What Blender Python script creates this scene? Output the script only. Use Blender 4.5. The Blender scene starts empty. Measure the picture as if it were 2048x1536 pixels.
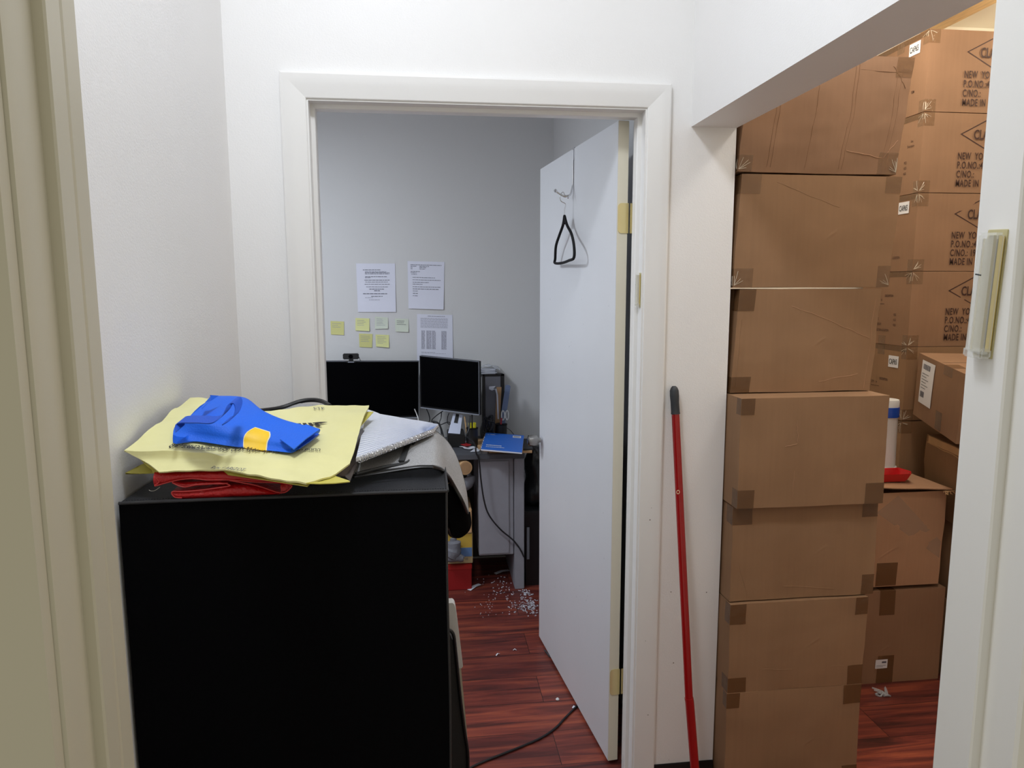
import bpy, bmesh, math, random
from mathutils import Vector, Matrix, noise
random.seed(7)
SC = bpy.context.scene
COL = SC.collection

# ------------------------------------------------------------------ camera
F, CX, CY, H = 1420.0, 1024.0, 768.0, 1.63
_y = Vector((850-CX, 578-CY, F)).normalized()
_d = Vector((26, (F*F+26*(850-CX))/(CY-578), F)).normalized()
_z = -_d
_x = _y.cross(_z)
RM = Matrix((_x, _y, _z))
if (RM @ Vector((476, -68, F))).x < 0:
    RM = Matrix((-_x, _y, _z))
def P(px, py, X=None, Y=None, Z=None):
    w = RM @ Vector((px-CX, py-CY, F))
    t = X/w.x if X is not None else (Y/w.y if Y is not None else (Z-H)/w.z)
    return Vector((0, 0, H)) + t*w
cd = bpy.data.cameras.new('camera'); cam = bpy.data.objects.new('camera', cd); COL.objects.link(cam)
cd.sensor_width = 36; cd.lens = F*36/2048; cd.clip_start = 0.02
rt, up, bk = RM.col[0], -RM.col[1], -RM.col[2]
cam.matrix_world = Matrix(((rt.x, up.x, bk.x, 0), (rt.y, up.y, bk.y, 0), (rt.z, up.z, bk.z, H), (0, 0, 0, 1)))
SC.camera = cam
SC.view_settings.view_transform = 'Standard'; SC.view_settings.look = 'None'
SC.view_settings.gamma = 1; SC.view_settings.use_curve_mapping = False
SC.view_settings.exposure = 0.0

# ------------------------------------------------------------------ light
W = bpy.data.worlds.new('world'); SC.world = W; W.use_nodes = True
W.node_tree.nodes['Background'].inputs[0].default_value = (0.95, 0.90, 0.72, 1)
W.node_tree.nodes['Background'].inputs[1].default_value = 0.42
def area(name, loc, size, power, color, size_y=None):
    l = bpy.data.lights.new(name, 'AREA'); l.energy = power; l.color = color
    l.shape = 'RECTANGLE'; l.size = size; l.size_y = size_y or size
    o = bpy.data.objects.new(name, l); o.location = loc; COL.objects.link(o); return o
area('corridor_light', (-0.12, 0.96, 3.20), 0.30, 19.5, (0.87, 0.92, 1.0))
area('office_light', (-1.10, 2.75, 2.55), 0.35, 26, (0.84, 0.91, 1.0))
area('storage_light', (1.55, 1.84, 2.84), 0.25, 9, (1.0, 0.95, 0.88))
_l = bpy.data.lights.new('storage_back_light', 'POINT'); _l.energy = 12; _l.color = (1.0, 0.93, 0.82); _l.shadow_soft_size = 0.08
_o = bpy.data.objects.new('storage_back_light', _l); _o.location = (1.78, 2.62, 2.72); COL.objects.link(_o)
_l2 = _l.copy(); _l2.energy = 6.5; _l2.color = (1.0, 0.92, 0.76)
_o2 = bpy.data.objects.new('storage_fill_light', _l2); _o2.location = (2.74, 2.66, 2.72); COL.objects.link(_o2)  # added fill that brightens the storage ceiling, no fixture known there

# ------------------------------------------------------------------ materials
def mat(name, color, rough=0.6, metal=0.0, var=0.0, vscale=20, bump=0.0, bscale=60, spec=0.5, alpha=1.0,
        stretch=(1, 1, 1), trans=0.0, color2=None, coat=0.0):
    m = bpy.data.materials.new(name); m.use_nodes = True
    nt = m.node_tree; b = nt.nodes['Principled BSDF']
    b.inputs['Base Color'].default_value = (*color, 1); b.inputs['Roughness'].default_value = rough
    b.inputs['Metallic'].default_value = metal; b.inputs['Specular IOR Level'].default_value = spec
    b.inputs['Alpha'].default_value = alpha; b.inputs['Transmission Weight'].default_value = trans
    b.inputs['Coat Weight'].default_value = coat
    if var or bump or color2:
        tc = nt.nodes.new('ShaderNodeTexCoord'); mp = nt.nodes.new('ShaderNodeMapping')
        mp.inputs['Scale'].default_value = stretch; nt.links.new(tc.outputs['Object'], mp.inputs[0])
    if var or color2:
        n = nt.nodes.new('ShaderNodeTexNoise'); n.inputs['Scale'].default_value = vscale; n.inputs['Detail'].default_value = 5
        nt.links.new(mp.outputs[0], n.inputs['Vector'])
        r = nt.nodes.new('ShaderNodeValToRGB'); r.color_ramp.elements[0].position = 0.3; r.color_ramp.elements[1].position = 0.7
        c2 = color2 or tuple(min(1, c*(1+var)) for c in color)
        c1 = color if color2 else tuple(c*(1-var) for c in color)
        r.color_ramp.elements[0].color = (*c1, 1); r.color_ramp.elements[1].color = (*c2, 1)
        nt.links.new(n.outputs['Fac'], r.inputs[0]); nt.links.new(r.outputs[0], b.inputs['Base Color'])
    if bump:
        n2 = nt.nodes.new('ShaderNodeTexNoise'); n2.inputs['Scale'].default_value = bscale; n2.inputs['Detail'].default_value = 6
        nt.links.new(mp.outputs[0], n2.inputs['Vector'])
        bp = nt.nodes.new('ShaderNodeBump'); bp.inputs['Strength'].default_value = bump; bp.inputs['Distance'].default_value = 0.004
        nt.links.new(n2.outputs['Fac'], bp.inputs['Height']); nt.links.new(bp.outputs[0], b.inputs['Normal'])
    return m
def L(r, g, b):
    f = lambda c: ((c/255+0.055)/1.055)**2.4 if c > 10 else c/255/12.92
    return (f(r), f(g), f(b))

M = {}
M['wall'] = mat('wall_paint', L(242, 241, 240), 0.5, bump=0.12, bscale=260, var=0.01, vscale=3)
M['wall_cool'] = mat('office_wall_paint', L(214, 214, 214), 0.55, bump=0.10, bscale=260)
M['trim'] = mat('trim_gloss_paint', L(240, 239, 237), 0.30, bump=0.05, bscale=30, stretch=(1, 1, 0.2))
M['jamb'] = mat('jamb_paint_shaded', L(210, 205, 188), 0.35, bump=0.04, bscale=25, stretch=(1, 1, 0.2))  # trim paint darkened: shade on the near left jamb put into the colour
M['door'] = mat('door_paint', L(226, 228, 232), 0.38, bump=0.05, bscale=40, var=0.012, vscale=4)
M['door_edge'] = mat('door_edge_paint', L(228, 222, 203), 0.5)
M['ceiling'] = mat('ceiling_paint', L(246, 245, 243), 0.7)
M['cream'] = mat('cream_plaster', L(253, 246, 230), 0.7, bump=0.08, bscale=80)
M['rawwood'] = mat('raw_pine', L(244, 208, 150), 0.6, var=0.12, vscale=18, stretch=(4, .6, 4), bump=0.1)
M['black_base'] = mat('black_vinyl', L(28, 28, 28), 0.45)
M['blackfab'] = mat('black_polyester', (0.0012, 0.0013, 0.0022), 0.75, bump=0.2, bscale=420, spec=0.06)
M['blacktop'] = mat('black_polyester_top', (0.013, 0.014, 0.018), 0.5, bump=0.3, bscale=420, spec=0.45)
M['piping'] = mat('black_piping', (0.02, 0.02, 0.023), 0.5)
M['yellowbag'] = mat('yellow_poly_bag', L(234, 229, 166), 0.38, bump=0.55, bscale=14, var=0.03, vscale=9)
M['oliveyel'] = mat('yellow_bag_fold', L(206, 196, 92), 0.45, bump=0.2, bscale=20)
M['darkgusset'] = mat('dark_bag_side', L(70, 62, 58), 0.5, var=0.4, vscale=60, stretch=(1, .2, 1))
M['ink'] = mat('black_ink', L(28, 24, 22), 0.6)
M['brownink'] = mat('carton_ink', L(58, 28, 20), 0.7)
M['greyink'] = mat('grey_print', L(96, 96, 108), 0.7)
M['faintink'] = mat('faint_print', L(166, 166, 180), 0.7)
M['blue'] = mat('blue_fabric', L(4, 102, 232), 0.6, bump=0.25, bscale=300, var=0.05, vscale=8)
M['bluestrap'] = mat('blue_webbing', L(4, 80, 200), 0.6, bump=0.3, bscale=500)
M['yellowdot'] = mat('yellow_print', L(253, 206, 12), 0.5)
M['cream_line'] = mat('cream_outline', L(240, 232, 190), 0.5)
M['red'] = mat('red_plastic_weave', L(190, 18, 22), 0.3, bump=0.7, bscale=160, spec=0.6)
M['rededge'] = mat('red_hem', L(200, 60, 58), 0.5)
M['mesh'] = mat('grey_mesh_fabric', L(168, 168, 170), 0.55, var=0.22, vscale=420, bump=0.5, bscale=500)
M['paper'] = mat('white_paper', L(218, 221, 230), 0.6)
M['paperblue'] = mat('office_paper', L(226, 228, 242), 0.6, bump=0.05, bscale=15)
M['ruled'] = mat('blue_ruling', L(120, 140, 185), 0.6)
M['postit'] = mat('yellow_note_paper', L(214, 212, 140), 0.6)
M['postit2'] = mat('light_yellow_note', L(226, 228, 160), 0.6)
M['postit3'] = mat('pale_green_note', L(214, 222, 206), 0.6)
M['wire'] = mat('steel_wire', (0.62, 0.62, 0.64), 0.25, 1.0)
M['chrome'] = mat('chrome', (0.72, 0.72, 0.74), 0.18, 1.0)
M['nickel'] = mat('satin_nickel', (0.34, 0.33, 0.31), 0.25, 1.0)
M['brass'] = mat('brass', (0.82, 0.70, 0.36), 0.3, 1.0, bump=0.05)
M['steelscrew'] = mat('screw_metal', (0.5, 0.45, 0.3), 0.3, 1.0)
M['velvet'] = mat('black_velvet', (0.004, 0.004, 0.006), 0.9)
M['screen'] = mat('black_screen', (0.0004, 0.0004, 0.001), 0.35, spec=0.04)
M['bezel'] = mat('dark_bezel', (0.006, 0.006, 0.007), 0.5, spec=0.2)
M['silver'] = mat('silver_plastic', L(150, 155, 168), 0.4, 0.3)
M['standsilver'] = mat('stand_silver', L(205, 212, 232), 0.4, 0.2)
M['blackplast'] = mat('black_plastic', (0.01, 0.01, 0.011), 0.4)
M['greypanel'] = mat('grey_laminate', L(150, 150, 158), 0.5, var=0.03)
M['deskgrey'] = mat('dark_grey_laminate', L(84, 86, 92), 0.5, var=0.05)
M['greyfront'] = mat('grey_panel', L(112, 112, 118), 0.5)
M['redstick'] = mat('red_enamel', L(152, 8, 12), 0.28, coat=0.4)
M['grip'] = mat('black_rubber', L(52, 56, 60), 0.55, bump=0.1)
M['whitepl'] = mat('white_plastic', L(228, 228, 226), 0.35)
M['offwhite'] = mat('off_white_board', L(200, 192, 172), 0.6)
M['slate'] = mat('dark_case_fabric', L(46, 48, 50), 0.6, bump=0.15, bscale=300)
M['kraft'] = mat('kraft_paper', L(186, 148, 108), 0.7, var=0.06)
M['manila'] = mat('manila_card', L(208, 168, 122), 0.7, var=0.06)
M['clearacr'] = mat('clear_acrylic', (0.93, 0.94, 0.92), 0.06, spec=0.6, alpha=0.30)
M['acryellow'] = mat('yellowed_acrylic', L(232, 222, 172), 0.2, alpha=0.65)
M['acryellow2'] = mat('yellowed_strip', L(214, 190, 104), 0.35)
M['scroll'] = mat('parchment_scroll', L(206, 202, 186), 0.6, var=0.05, vscale=40, stretch=(1, 1, .2))
M['bluenote'] = mat('blue_cover', L(42, 108, 206), 0.42)
M['hiyellow'] = mat('yellow_highlighter', L(236, 226, 40), 0.4)
M['rulerblue'] = mat('translucent_ruler', L(120, 136, 170), 0.3, alpha=0.85)
M['shine'] = mat('clear_plastic_bag', L(210, 214, 220), 0.15, alpha=0.45, bump=0.9, bscale=40)
M['redprint'] = mat('red_print', L(172, 38, 42), 0.5)
M['greycloth'] = mat('grey_cloth', L(120, 122, 130), 0.85, bump=0.5, bscale=60)
M['yelprint'] = mat('yellow_printed_card', L(206, 172, 72), 0.5)
M['blueprint'] = mat('blue_printed_card', L(96, 130, 176), 0.5)
M['tape'] = mat('brown_packing_tape', L(112, 78, 46), 0.22, alpha=0.72, bump=0.5, bscale=45, spec=0.6, stretch=(1, 1, 1))
M['tapeclear'] = mat('clear_packing_tape', L(140, 104, 72), 0.15, alpha=0.5, bump=0.9, bscale=70, spec=0.8)
M['glint'] = mat('clear_tape_glint', L(226, 214, 194), 0.12, alpha=0.75, spec=0.9)  # pale wrinkle ridges, with the tape's glints put into their colour
M['labelw'] = mat('white_label', L(232, 232, 238), 0.4)
M['cordblack'] = mat('black_cord', (0.01, 0.01, 0.012), 0.45)
M['plug'] = mat('white_plug', L(235, 235, 235), 0.3)
M['bluelabel'] = mat('blue_label', L(28, 76, 178), 0.35)
M['reddish'] = mat('red_glossy_plastic', L(190, 22, 28), 0.22)
M['garbage'] = mat('black_bin_liner', (0.008, 0.008, 0.009), 0.28, bump=0.9, bscale=18)
M['dark'] = mat('dark_inside', (0.01, 0.008, 0.007), 0.8)
M['lampw'] = mat('lamp_diffuser', (0.9, 0.9, 0.9), 0.5)

def cardboard(name, color):
    m = mat(name, color, 0.72, spec=0.25); nt = m.node_tree; b = nt.nodes['Principled BSDF']
    tc = nt.nodes.new('ShaderNodeTexCoord')
    n = nt.nodes.new('ShaderNodeTexNoise'); n.inputs['Scale'].default_value = 5; n.inputs['Detail'].default_value = 6
    nt.links.new(tc.outputs['Object'], n.inputs['Vector'])
    mp = nt.nodes.new('ShaderNodeMapping'); mp.inputs['Scale'].default_value = (90, 90, 3)
    nt.links.new(tc.outputs['Object'], mp.inputs[0])
    n2 = nt.nodes.new('ShaderNodeTexNoise'); n2.inputs['Scale'].default_value = 1; n2.inputs['Detail'].default_value = 3
    nt.links.new(mp.outputs[0], n2.inputs['Vector'])
    r = nt.nodes.new('ShaderNodeValToRGB')
    r.color_ramp.elements[0].position = 0.25; r.color_ramp.elements[0].color = (*[c*0.86 for c in color], 1)
    r.color_ramp.elements[1].position = 0.75; r.color_ramp.elements[1].color = (*[min(1, c*1.12) for c in color], 1)
    mx = nt.nodes.new('ShaderNodeMath'); mx.operation = 'MULTIPLY_ADD'; mx.inputs[1].default_value = 0.25
    nt.links.new(n2.outputs['Fac'], mx.inputs[0]); 
    ml = nt.nodes.new('ShaderNodeMath'); ml.operation = 'MULTIPLY'; ml.inputs[1].default_value = 0.75
    nt.links.new(n.outputs['Fac'], ml.inputs[0]); nt.links.new(ml.outputs[0], mx.inputs[2])
    nt.links.new(mx.outputs[0], r.inputs[0]); nt.links.new(r.outputs[0], b.inputs['Base Color'])
    # soft creases: thin ridges of a distorted noise field
    n3 = nt.nodes.new('ShaderNodeTexNoise'); n3.inputs['Scale'].default_value = 3.2; n3.inputs['Detail'].default_value = 0.5
    n3.inputs['Distortion'].default_value = 0.2
    nt.links.new(tc.outputs['Object'], n3.inputs['Vector'])
    a = nt.nodes.new('ShaderNodeMath'); a.operation = 'SUBTRACT'; a.inputs[1].default_value = 0.5; nt.links.new(n3.outputs['Fac'], a.inputs[0])
    ab = nt.nodes.new('ShaderNodeMath'); ab.operation = 'ABSOLUTE'; nt.links.new(a.outputs[0], ab.inputs[0])
    mr = nt.nodes.new('ShaderNodeMapRange'); mr.inputs[1].default_value = 0; mr.inputs[2].default_value = 0.012; mr.inputs[3].default_value = 1; mr.inputs[4].default_value = 0
    nt.links.new(ab.outputs[0], mr.inputs[0])
    n4 = nt.nodes.new('ShaderNodeTexNoise'); n4.inputs['Scale'].default_value = 7; nt.links.new(tc.outputs['Object'], n4.inputs['Vector'])
    mm = nt.nodes.new('ShaderNodeMapRange'); mm.inputs[1].default_value = 0.60; mm.inputs[2].default_value = 0.68; nt.links.new(n4.outputs['Fac'], mm.inputs[0])
    mu = nt.nodes.new('ShaderNodeMath'); mu.operation = 'MULTIPLY'; nt.links.new(mr.outputs[0], mu.inputs[0]); nt.links.new(mm.outputs[0], mu.inputs[1])
    ad = nt.nodes.new('ShaderNodeMath'); ad.operation = 'MULTIPLY_ADD'; ad.inputs[1].default_value = 0.10
    nt.links.new(n2.outputs['Fac'], ad.inputs[0]); nt.links.new(mu.outputs[0], ad.inputs[2])
    bp = nt.nodes.new('ShaderNodeBump'); bp.inputs['Strength'].default_value = 0.32; bp.inputs['Distance'].default_value = 0.003
    nt.links.new(ad.outputs[0], bp.inputs['Height']); nt.links.new(bp.outputs[0], b.inputs['Normal'])
    return m
M['card'] = cardboard('cardboard', L(152, 118, 88))
M['card2'] = cardboard('cardboard_reddish', L(148, 114, 88))
M['card3'] = cardboard('cardboard_pale', L(176, 136, 106))

def floor_mat():
    m = bpy.data.materials.new('cherry_laminate'); m.use_nodes = True; nt = m.node_tree; b = nt.nodes['Principled BSDF']
    tc = nt.nodes.new('ShaderNodeTexCoord')
    br = nt.nodes.new('ShaderNodeTexBrick'); br.inputs['Scale'].default_value = 1.0
    br.inputs['Brick Width'].default_value = 1.22; br.inputs['Row Height'].default_value = 0.19; br.inputs['Mortar Size'].default_value = 0.0012
    br.inputs['Color1'].default_value = (0.0, 0, 0, 1); br.inputs['Color2'].default_value = (1, 1, 1, 1); br.inputs['Mortar'].default_value = (0.2, 0.2, 0.2, 1)
    br.offset = 0.37
    mp0 = nt.nodes.new('ShaderNodeMapping'); mp0.inputs['Location'].default_value = (0.33, 0.06, 0)
    nt.links.new(tc.outputs['Object'], mp0.inputs[0]); nt.links.new(mp0.outputs[0], br.inputs['Vector'])
    # grain stretched along the planks, shifted per plank
    sep = nt.nodes.new('ShaderNodeSeparateXYZ'); nt.links.new(tc.outputs['Object'], sep.inputs[0])
    cmb = nt.nodes.new('ShaderNodeCombineXYZ')
    mx = nt.nodes.new('ShaderNodeMath'); mx.operation = 'MULTIPLY'; mx.inputs[1].default_value = 2.2; nt.links.new(sep.outputs[0], mx.inputs[0])
    my = nt.nodes.new('ShaderNodeMath'); my.operation = 'MULTIPLY'; my.inputs[1].default_value = 26; nt.links.new(sep.outputs[1], my.inputs[0])
    mz = nt.nodes.new('ShaderNodeMath'); mz.operation = 'MULTIPLY'; mz.inputs[1].default_value = 7; nt.links.new(br.outputs['Color'], mz.inputs[0])
    nt.links.new(mx.outputs[0], cmb.inputs[0]); nt.links.new(my.outputs[0], cmb.inputs[1]); nt.links.new(mz.outputs[0], cmb.inputs[2])
    n = nt.nodes.new('ShaderNodeTexNoise'); n.inputs['Scale'].default_value = 1; n.inputs['Detail'].default_value = 7; n.inputs['Roughness'].default_value = 0.6
    n.inputs['Distortion'].default_value = 0.6
    nt.links.new(cmb.outputs[0], n.inputs['Vector'])
    r = nt.nodes.new('ShaderNodeValToRGB'); e = r.color_ramp.elements
    e[0].position = 0.30; e[0].color = (*L(66, 36, 34), 1); e[1].position = 0.72; e[1].color = (*L(176, 92, 64), 1)
    x = r.color_ramp.elements.new(0.5); x.color = (*L(126, 60, 50), 1)
    nt.links.new(n.outputs['Fac'], r.inputs[0])
    hs = nt.nodes.new('ShaderNodeMix'); hs.data_type = 'RGBA'; hs.blend_type = 'MULTIPLY'; hs.inputs[0].default_value = 1
    r2 = nt.nodes.new('ShaderNodeValToRGB'); r2.color_ramp.elements[0].color = (0.62, 0.58, 0.66, 1); r2.color_ramp.elements[1].color = (1.1, 1.05, 1.0, 1)
    nt.links.new(br.outputs['Color'], r2.inputs[0])
    nt.links.new(r.outputs[0], hs.inputs[6]); nt.links.new(r2.outputs[0], hs.inputs[7]); 
    mo = nt.nodes.new('ShaderNodeMix'); mo.data_type = 'RGBA'; mo.inputs[7].default_value = (*L(34, 18, 16), 1)
    nt.links.new(br.outputs['Fac'], mo.inputs[0]); nt.links.new(hs.outputs[2], mo.inputs[6])
    nt.links.new(mo.outputs[2], b.inputs['Base Color']); b.inputs['Roughness'].default_value = 0.38
    bp = nt.nodes.new('ShaderNodeBump'); bp.inputs['Strength'].default_value = 0.15; bp.inputs['Distance'].default_value = 0.002
    nt.links.new(n.outputs['Fac'], bp.inputs['Height']); nt.links.new(bp.outputs[0], b.inputs['Normal'])
    return m
M['floor'] = floor_mat()

# ------------------------------------------------------------------ helpers
class MB:
    def __init__(s): s.v = []; s.f = []
    def add(s, vs, fs):
        n = len(s.v); s.v += [Vector(v) for v in vs]; s.f += [[i+n for i in f] for f in fs]; return s
    def box(s, a, b, bev=0.0):
        a, b = Vector(a), Vector(b)
        bm = bmesh.new(); bmesh.ops.create_cube(bm, size=1)
        for v in bm.verts:
            v.co = Vector(((a[i]+b[i])/2 + v.co[i]*(b[i]-a[i]) for i in range(3)))
        if bev: bmesh.ops.bevel(bm, geom=bm.edges[:], offset=bev, segments=2, affect='EDGES')
        s._bm(bm); return s
    def _bm(s, bm):
        bm.verts.index_update()
        s.add([v.co.copy() for v in bm.verts], [[v.index for v in f.verts] for f in bm.faces]); bm.free()
    def prism(s, poly, z0, z1):
        n = len(poly)
        s.add([(x, y, z0) for x, y in poly]+[(x, y, z1) for x, y in poly],
              [list(range(n))[::-1], list(range(n, 2*n))]+[[i, (i+1) % n, (i+1) % n+n, i+n] for i in range(n)]); return s
    def loft(s, secs, closed=True, caps=True):
        n = len(secs[0]); vs = [p for q in secs for p in q]; fs = []
        for k in range(len(secs)-1):
            for i in range(n if closed else n-1):
                j = (i+1) % n; fs.append([k*n+i, k*n+j, (k+1)*n+j, (k+1)*n+i])
        if caps and closed:
            fs.append(list(range(n))[::-1]); fs.append([(len(secs)-1)*n+i for i in range(n)])
        s.add(vs, fs); return s
    def tube(s, pts, r, n=10, smooth_n=0, caps=True):
        pts = [Vector(p) for p in pts]
        if smooth_n: pts = spline(pts, smooth_n)
        rr = r if isinstance(r, (list, tuple)) else [r]*len(pts)
        if len(rr) != len(pts):
            rr = [rr[min(len(rr)-1, int(i/(len(pts)-1)*(len(rr)-1)+0.5))] for i in range(len(pts))]
        secs = []; prev = None
        for i, p in enumerate(pts):
            t = (pts[min(i+1, len(pts)-1)]-pts[max(i-1, 0)]).normalized()
            if prev is None: a = t.orthogonal().normalized()
            else:
                a = prev - t*prev.dot(t); a = a.normalized() if a.length > 1e-6 else t.orthogonal().normalized()
            prev = a; b = t.cross(a)
            secs.append([p+rr[i]*(math.cos(2*math.pi*k/n)*a+math.sin(2*math.pi*k/n)*b) for k in range(n)])
        s.loft(secs, True, caps); return s
    def lathe(s, prof, c=(0, 0, 0), axis='Z', n=24):
        secs = []
        for r, h in prof:
            q = []
            for k in range(n):
                a = 2*math.pi*k/n; u, w = r*math.cos(a), r*math.sin(a)
                q.append(Vector(c)+(Vector((u, w, h)) if axis == 'Z' else Vector((h, u, w)) if axis == 'X' else Vector((w, h, u))))
            secs.append(q)
        s.loft(secs, True, True); return s
    def grid(s, pts):
        r, c = len(pts), len(pts[0])
        s.add([p for row in pts for p in row], [[i*c+j, i*c+j+1, (i+1)*c+j+1, (i+1)*c+j] for i in range(r-1) for j in range(c-1)]); return s
    def sheet(s, pts, t):
        """closed thin sheet following a grid of points, thickness t"""
        r, c = len(pts), len(pts[0]); pts = [[Vector(p) for p in row] for row in pts]
        lo = []
        for i in range(r):
            row = []
            for j in range(c):
                du = pts[min(i+1, r-1)][j]-pts[max(i-1, 0)][j]; dv = pts[i][min(j+1, c-1)]-pts[i][max(j-1, 0)]
                nn = du.cross(dv); nn = nn.normalized() if nn.length > 1e-9 else Vector((0, 0, 1))
                row.append(pts[i][j]-nn*t)
            lo.append(row)
        n0 = r*c; vs = [p for q in pts for p in q]+[p for q in lo for p in q]
        fs = [[i*c+j, i*c+j+1, (i+1)*c+j+1, (i+1)*c+j] for i in range(r-1) for j in range(c-1)]
        fs += [[n0+k for k in f[::-1]] for f in fs]
        ring = [j for j in range(c)]+[i*c+c-1 for i in range(1, r)]+[(r-1)*c+j for j in range(c-2, -1, -1)]+[i*c for i in range(r-2, 0, -1)]
        fs += [[ring[k], n0+ring[k], n0+ring[(k+1) % len(ring)], ring[(k+1) % len(ring)]] for k in range(len(ring))]
        s.add(vs, fs); return s
    def xf(s, m):
        s.v = [m @ v for v in s.v]; return s
    def build(s, name, m, parent=None, smooth=True, angle=35, origin=None):
        me = bpy.data.meshes.new(name)
        inv = parent.matrix_world.inverted() if parent is not None else Matrix.Identity(4)
        o0 = Vector((0, 0, 0))
        if parent is None:
            if origin is not None: o0 = Vector(origin)
            else:
                xs = [v.x for v in s.v]; ys = [v.y for v in s.v]; zs = [v.z for v in s.v]
                o0 = Vector(((min(xs)+max(xs))/2, (min(ys)+max(ys))/2, min(zs)))
            inv = Matrix.Translation(-o0)
        me.from_pydata([inv @ v for v in s.v], [], s.f)
        bm = bmesh.new(); bm.from_mesh(me)
        bmesh.ops.recalc_face_normals(bm, faces=bm.faces[:])
        ca = math.radians(angle)
        for f in bm.faces: f.smooth = smooth
        if smooth:
            for e in bm.edges:
                e.smooth = not (len(e.link_faces) == 2 and e.calc_face_angle(0) > ca)
        bm.to_mesh(me); bm.free()
        me.materials.append(M[m] if isinstance(m, str) else m)
        o = bpy.data.objects.new(name, me); COL.objects.link(o)
        if parent is not None: o.parent = parent
        else: o.location = o0; o.matrix_world = Matrix.Translation(o0)
        return o
def spline(pts, n):
    pts = [Vector(p) for p in pts]; out = []
    for i in range(len(pts)-1):
        p0, p1, p2, p3 = pts[max(i-1, 0)], pts[i], pts[i+1], pts[min(i+2, len(pts)-1)]
        for k in range(n):
            t = k/n
            out.append(0.5*((2*p1)+(p2-p0)*t+(2*p0-5*p1+4*p2-p3)*t*t+(3*p1-p0-3*p2+p3)*t**3))
    out.append(pts[-1]); return out
def along(pts, t):
    ls = [(pts[i+1]-pts[i]).length for i in range(len(pts)-1)]; d = t*sum(ls)
    for i, l in enumerate(ls):
        if d <= l or i == len(ls)-1: return pts[i].lerp(pts[i+1], min(1, d/l) if l else 0)
        d -= l
def coons(top, bot, left, right, nu=24, nv=16, wr=0.0, ws=12):
    """top/bot run left->right, left/right run bottom->top"""
    top, bot, left, right = [[Vector(p) for p in q] for q in (top, bot, left, right)]
    out = []
    for j in range(nv+1):
        v = j/nv; row = []
        for i in range(nu+1):
            u = i/nu
            p = (1-v)*along(bot, u)+v*along(top, u)+(1-u)*along(left, v)+u*along(right, v)
            p = p - ((1-u)*(1-v)*bot[0]+u*(1-v)*bot[-1]+(1-u)*v*top[0]+u*v*top[-1])
            if wr: p = p+Vector((0, 0, wr*noise.noise(p*ws)))
            row.append(p)
        out.append(row)
    return out
def tag(o, label, cat, group=None, kind=None):
    o['label'] = label; o['category'] = cat
    if group: o['group'] = group
    if kind: o['kind'] = kind
    return o
def thing(name, label, cat, loc=(0, 0, 0), group=None, rot=None):
    o = bpy.data.objects.new(name, None); COL.objects.link(o); o.empty_display_size = 0.05
    m = Matrix.Translation(Vector(loc)) @ (rot.to_4x4() if rot is not None else Matrix.Identity(4))
    o.matrix_world = m; return tag(o, label, cat, group)
def struct(o): o['kind'] = 'structure'; return o
def text_mb(body, size, origin, xd, yd, xs=1.0, bold=0.0, right=False, off=0.0008, space=1.0):
    c = bpy.data.curves.new('t', 'FONT'); c.body = body; c.size = 1; c.offset = bold; c.resolution_u = 3; c.space_character = space
    o = bpy.data.objects.new('t', c); COL.objects.link(o); bpy.context.view_layer.update()
    me = bpy.data.meshes.new_from_object(o.evaluated_get(bpy.context.evaluated_depsgraph_get()))
    xd, yd = Vector(xd).normalized(), Vector(yd).normalized(); n = xd.cross(yd)
    mx = max(v.co.x for v in me.vertices) if right else 0
    mb = MB(); mb.add([Vector(origin)+xd*((v.co.x-mx)*size*xs)+yd*(v.co.y*size)+n*off for v in me.vertices], [list(p.vertices) for p in me.polygons])
    bpy.data.objects.remove(o); bpy.data.meshes.remove(me); bpy.data.curves.remove(c); return mb

# ------------------------------------------------------------------ setting
YW, YB = 2.10, 2.22        # front wall faces
CE = 3.25
struct(MB().box((-2.2, 0.2, -0.06), (3.3, 4.3, 0)).build('floor', 'floor', smooth=False, origin=(0, 0, 0)))
struct(MB().box((-2.2, 0.69, CE), (0.93, 4.3, CE+0.08)).build('ceiling', 'ceiling', smooth=False))
struct(MB().box((0.93, 0.69, 2.90), (3.3, 4.3, 2.98)).build('ceiling_storage', 'cream', smooth=False))
struct(MB().box((-0.65, 0.80, 0), (-0.53, YW, CE)).build('wall_left', 'wall', smooth=False))
JL, JR, JT = -0.311, 0.650, 2.147   # far door jamb faces
struct(MB().box((-1.9, YW, 0), (JL-0.018, YB, CE)).box((JR+0.018, YW, 0), (0.93, YB, CE)).box((JL-0.018, YW, JT+0.018), (JR+0.018, YB, CE)).build('wall_front', 'wall', smooth=False))
struct(MB().box((0.79, 0.80, 2.103), (0.93, YW, CE)).build('wall_right', 'wall', smooth=False))
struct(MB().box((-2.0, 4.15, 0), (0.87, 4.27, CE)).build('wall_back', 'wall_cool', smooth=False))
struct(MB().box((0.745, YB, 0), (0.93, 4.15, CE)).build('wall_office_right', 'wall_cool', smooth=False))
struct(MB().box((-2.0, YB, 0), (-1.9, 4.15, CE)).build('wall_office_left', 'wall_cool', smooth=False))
struct(MB().box((0.93, 3.40, 0), (3.2, 3.52, 2.9)).build('wall_storage_back', 'cream', smooth=False))
struct(MB().box((3.0, 0.69, 0), (3.12, 3.40, 2.9)).build('wall_storage_right', 'cream', smooth=False))
struct(MB().box((2.385, 2.0, 2.862), (2.500, 3.40, 2.90), 0.003).box((2.365, 2.0, 2.885), (2.385, 3.40, 2.90)).build('trim_joist', 'rawwood', smooth=False))
# wall the camera looks through (near doorway)
struct(MB().box((-1.6, 0.69, 0), (-0.372, 0.80, CE)).build('wall_near_left', 'wall', smooth=False))
struct(MB().box((0.693, 0.69, 0), (3.0, 0.80, CE)).build('wall_near_right', 'wall', smooth=False))

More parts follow.
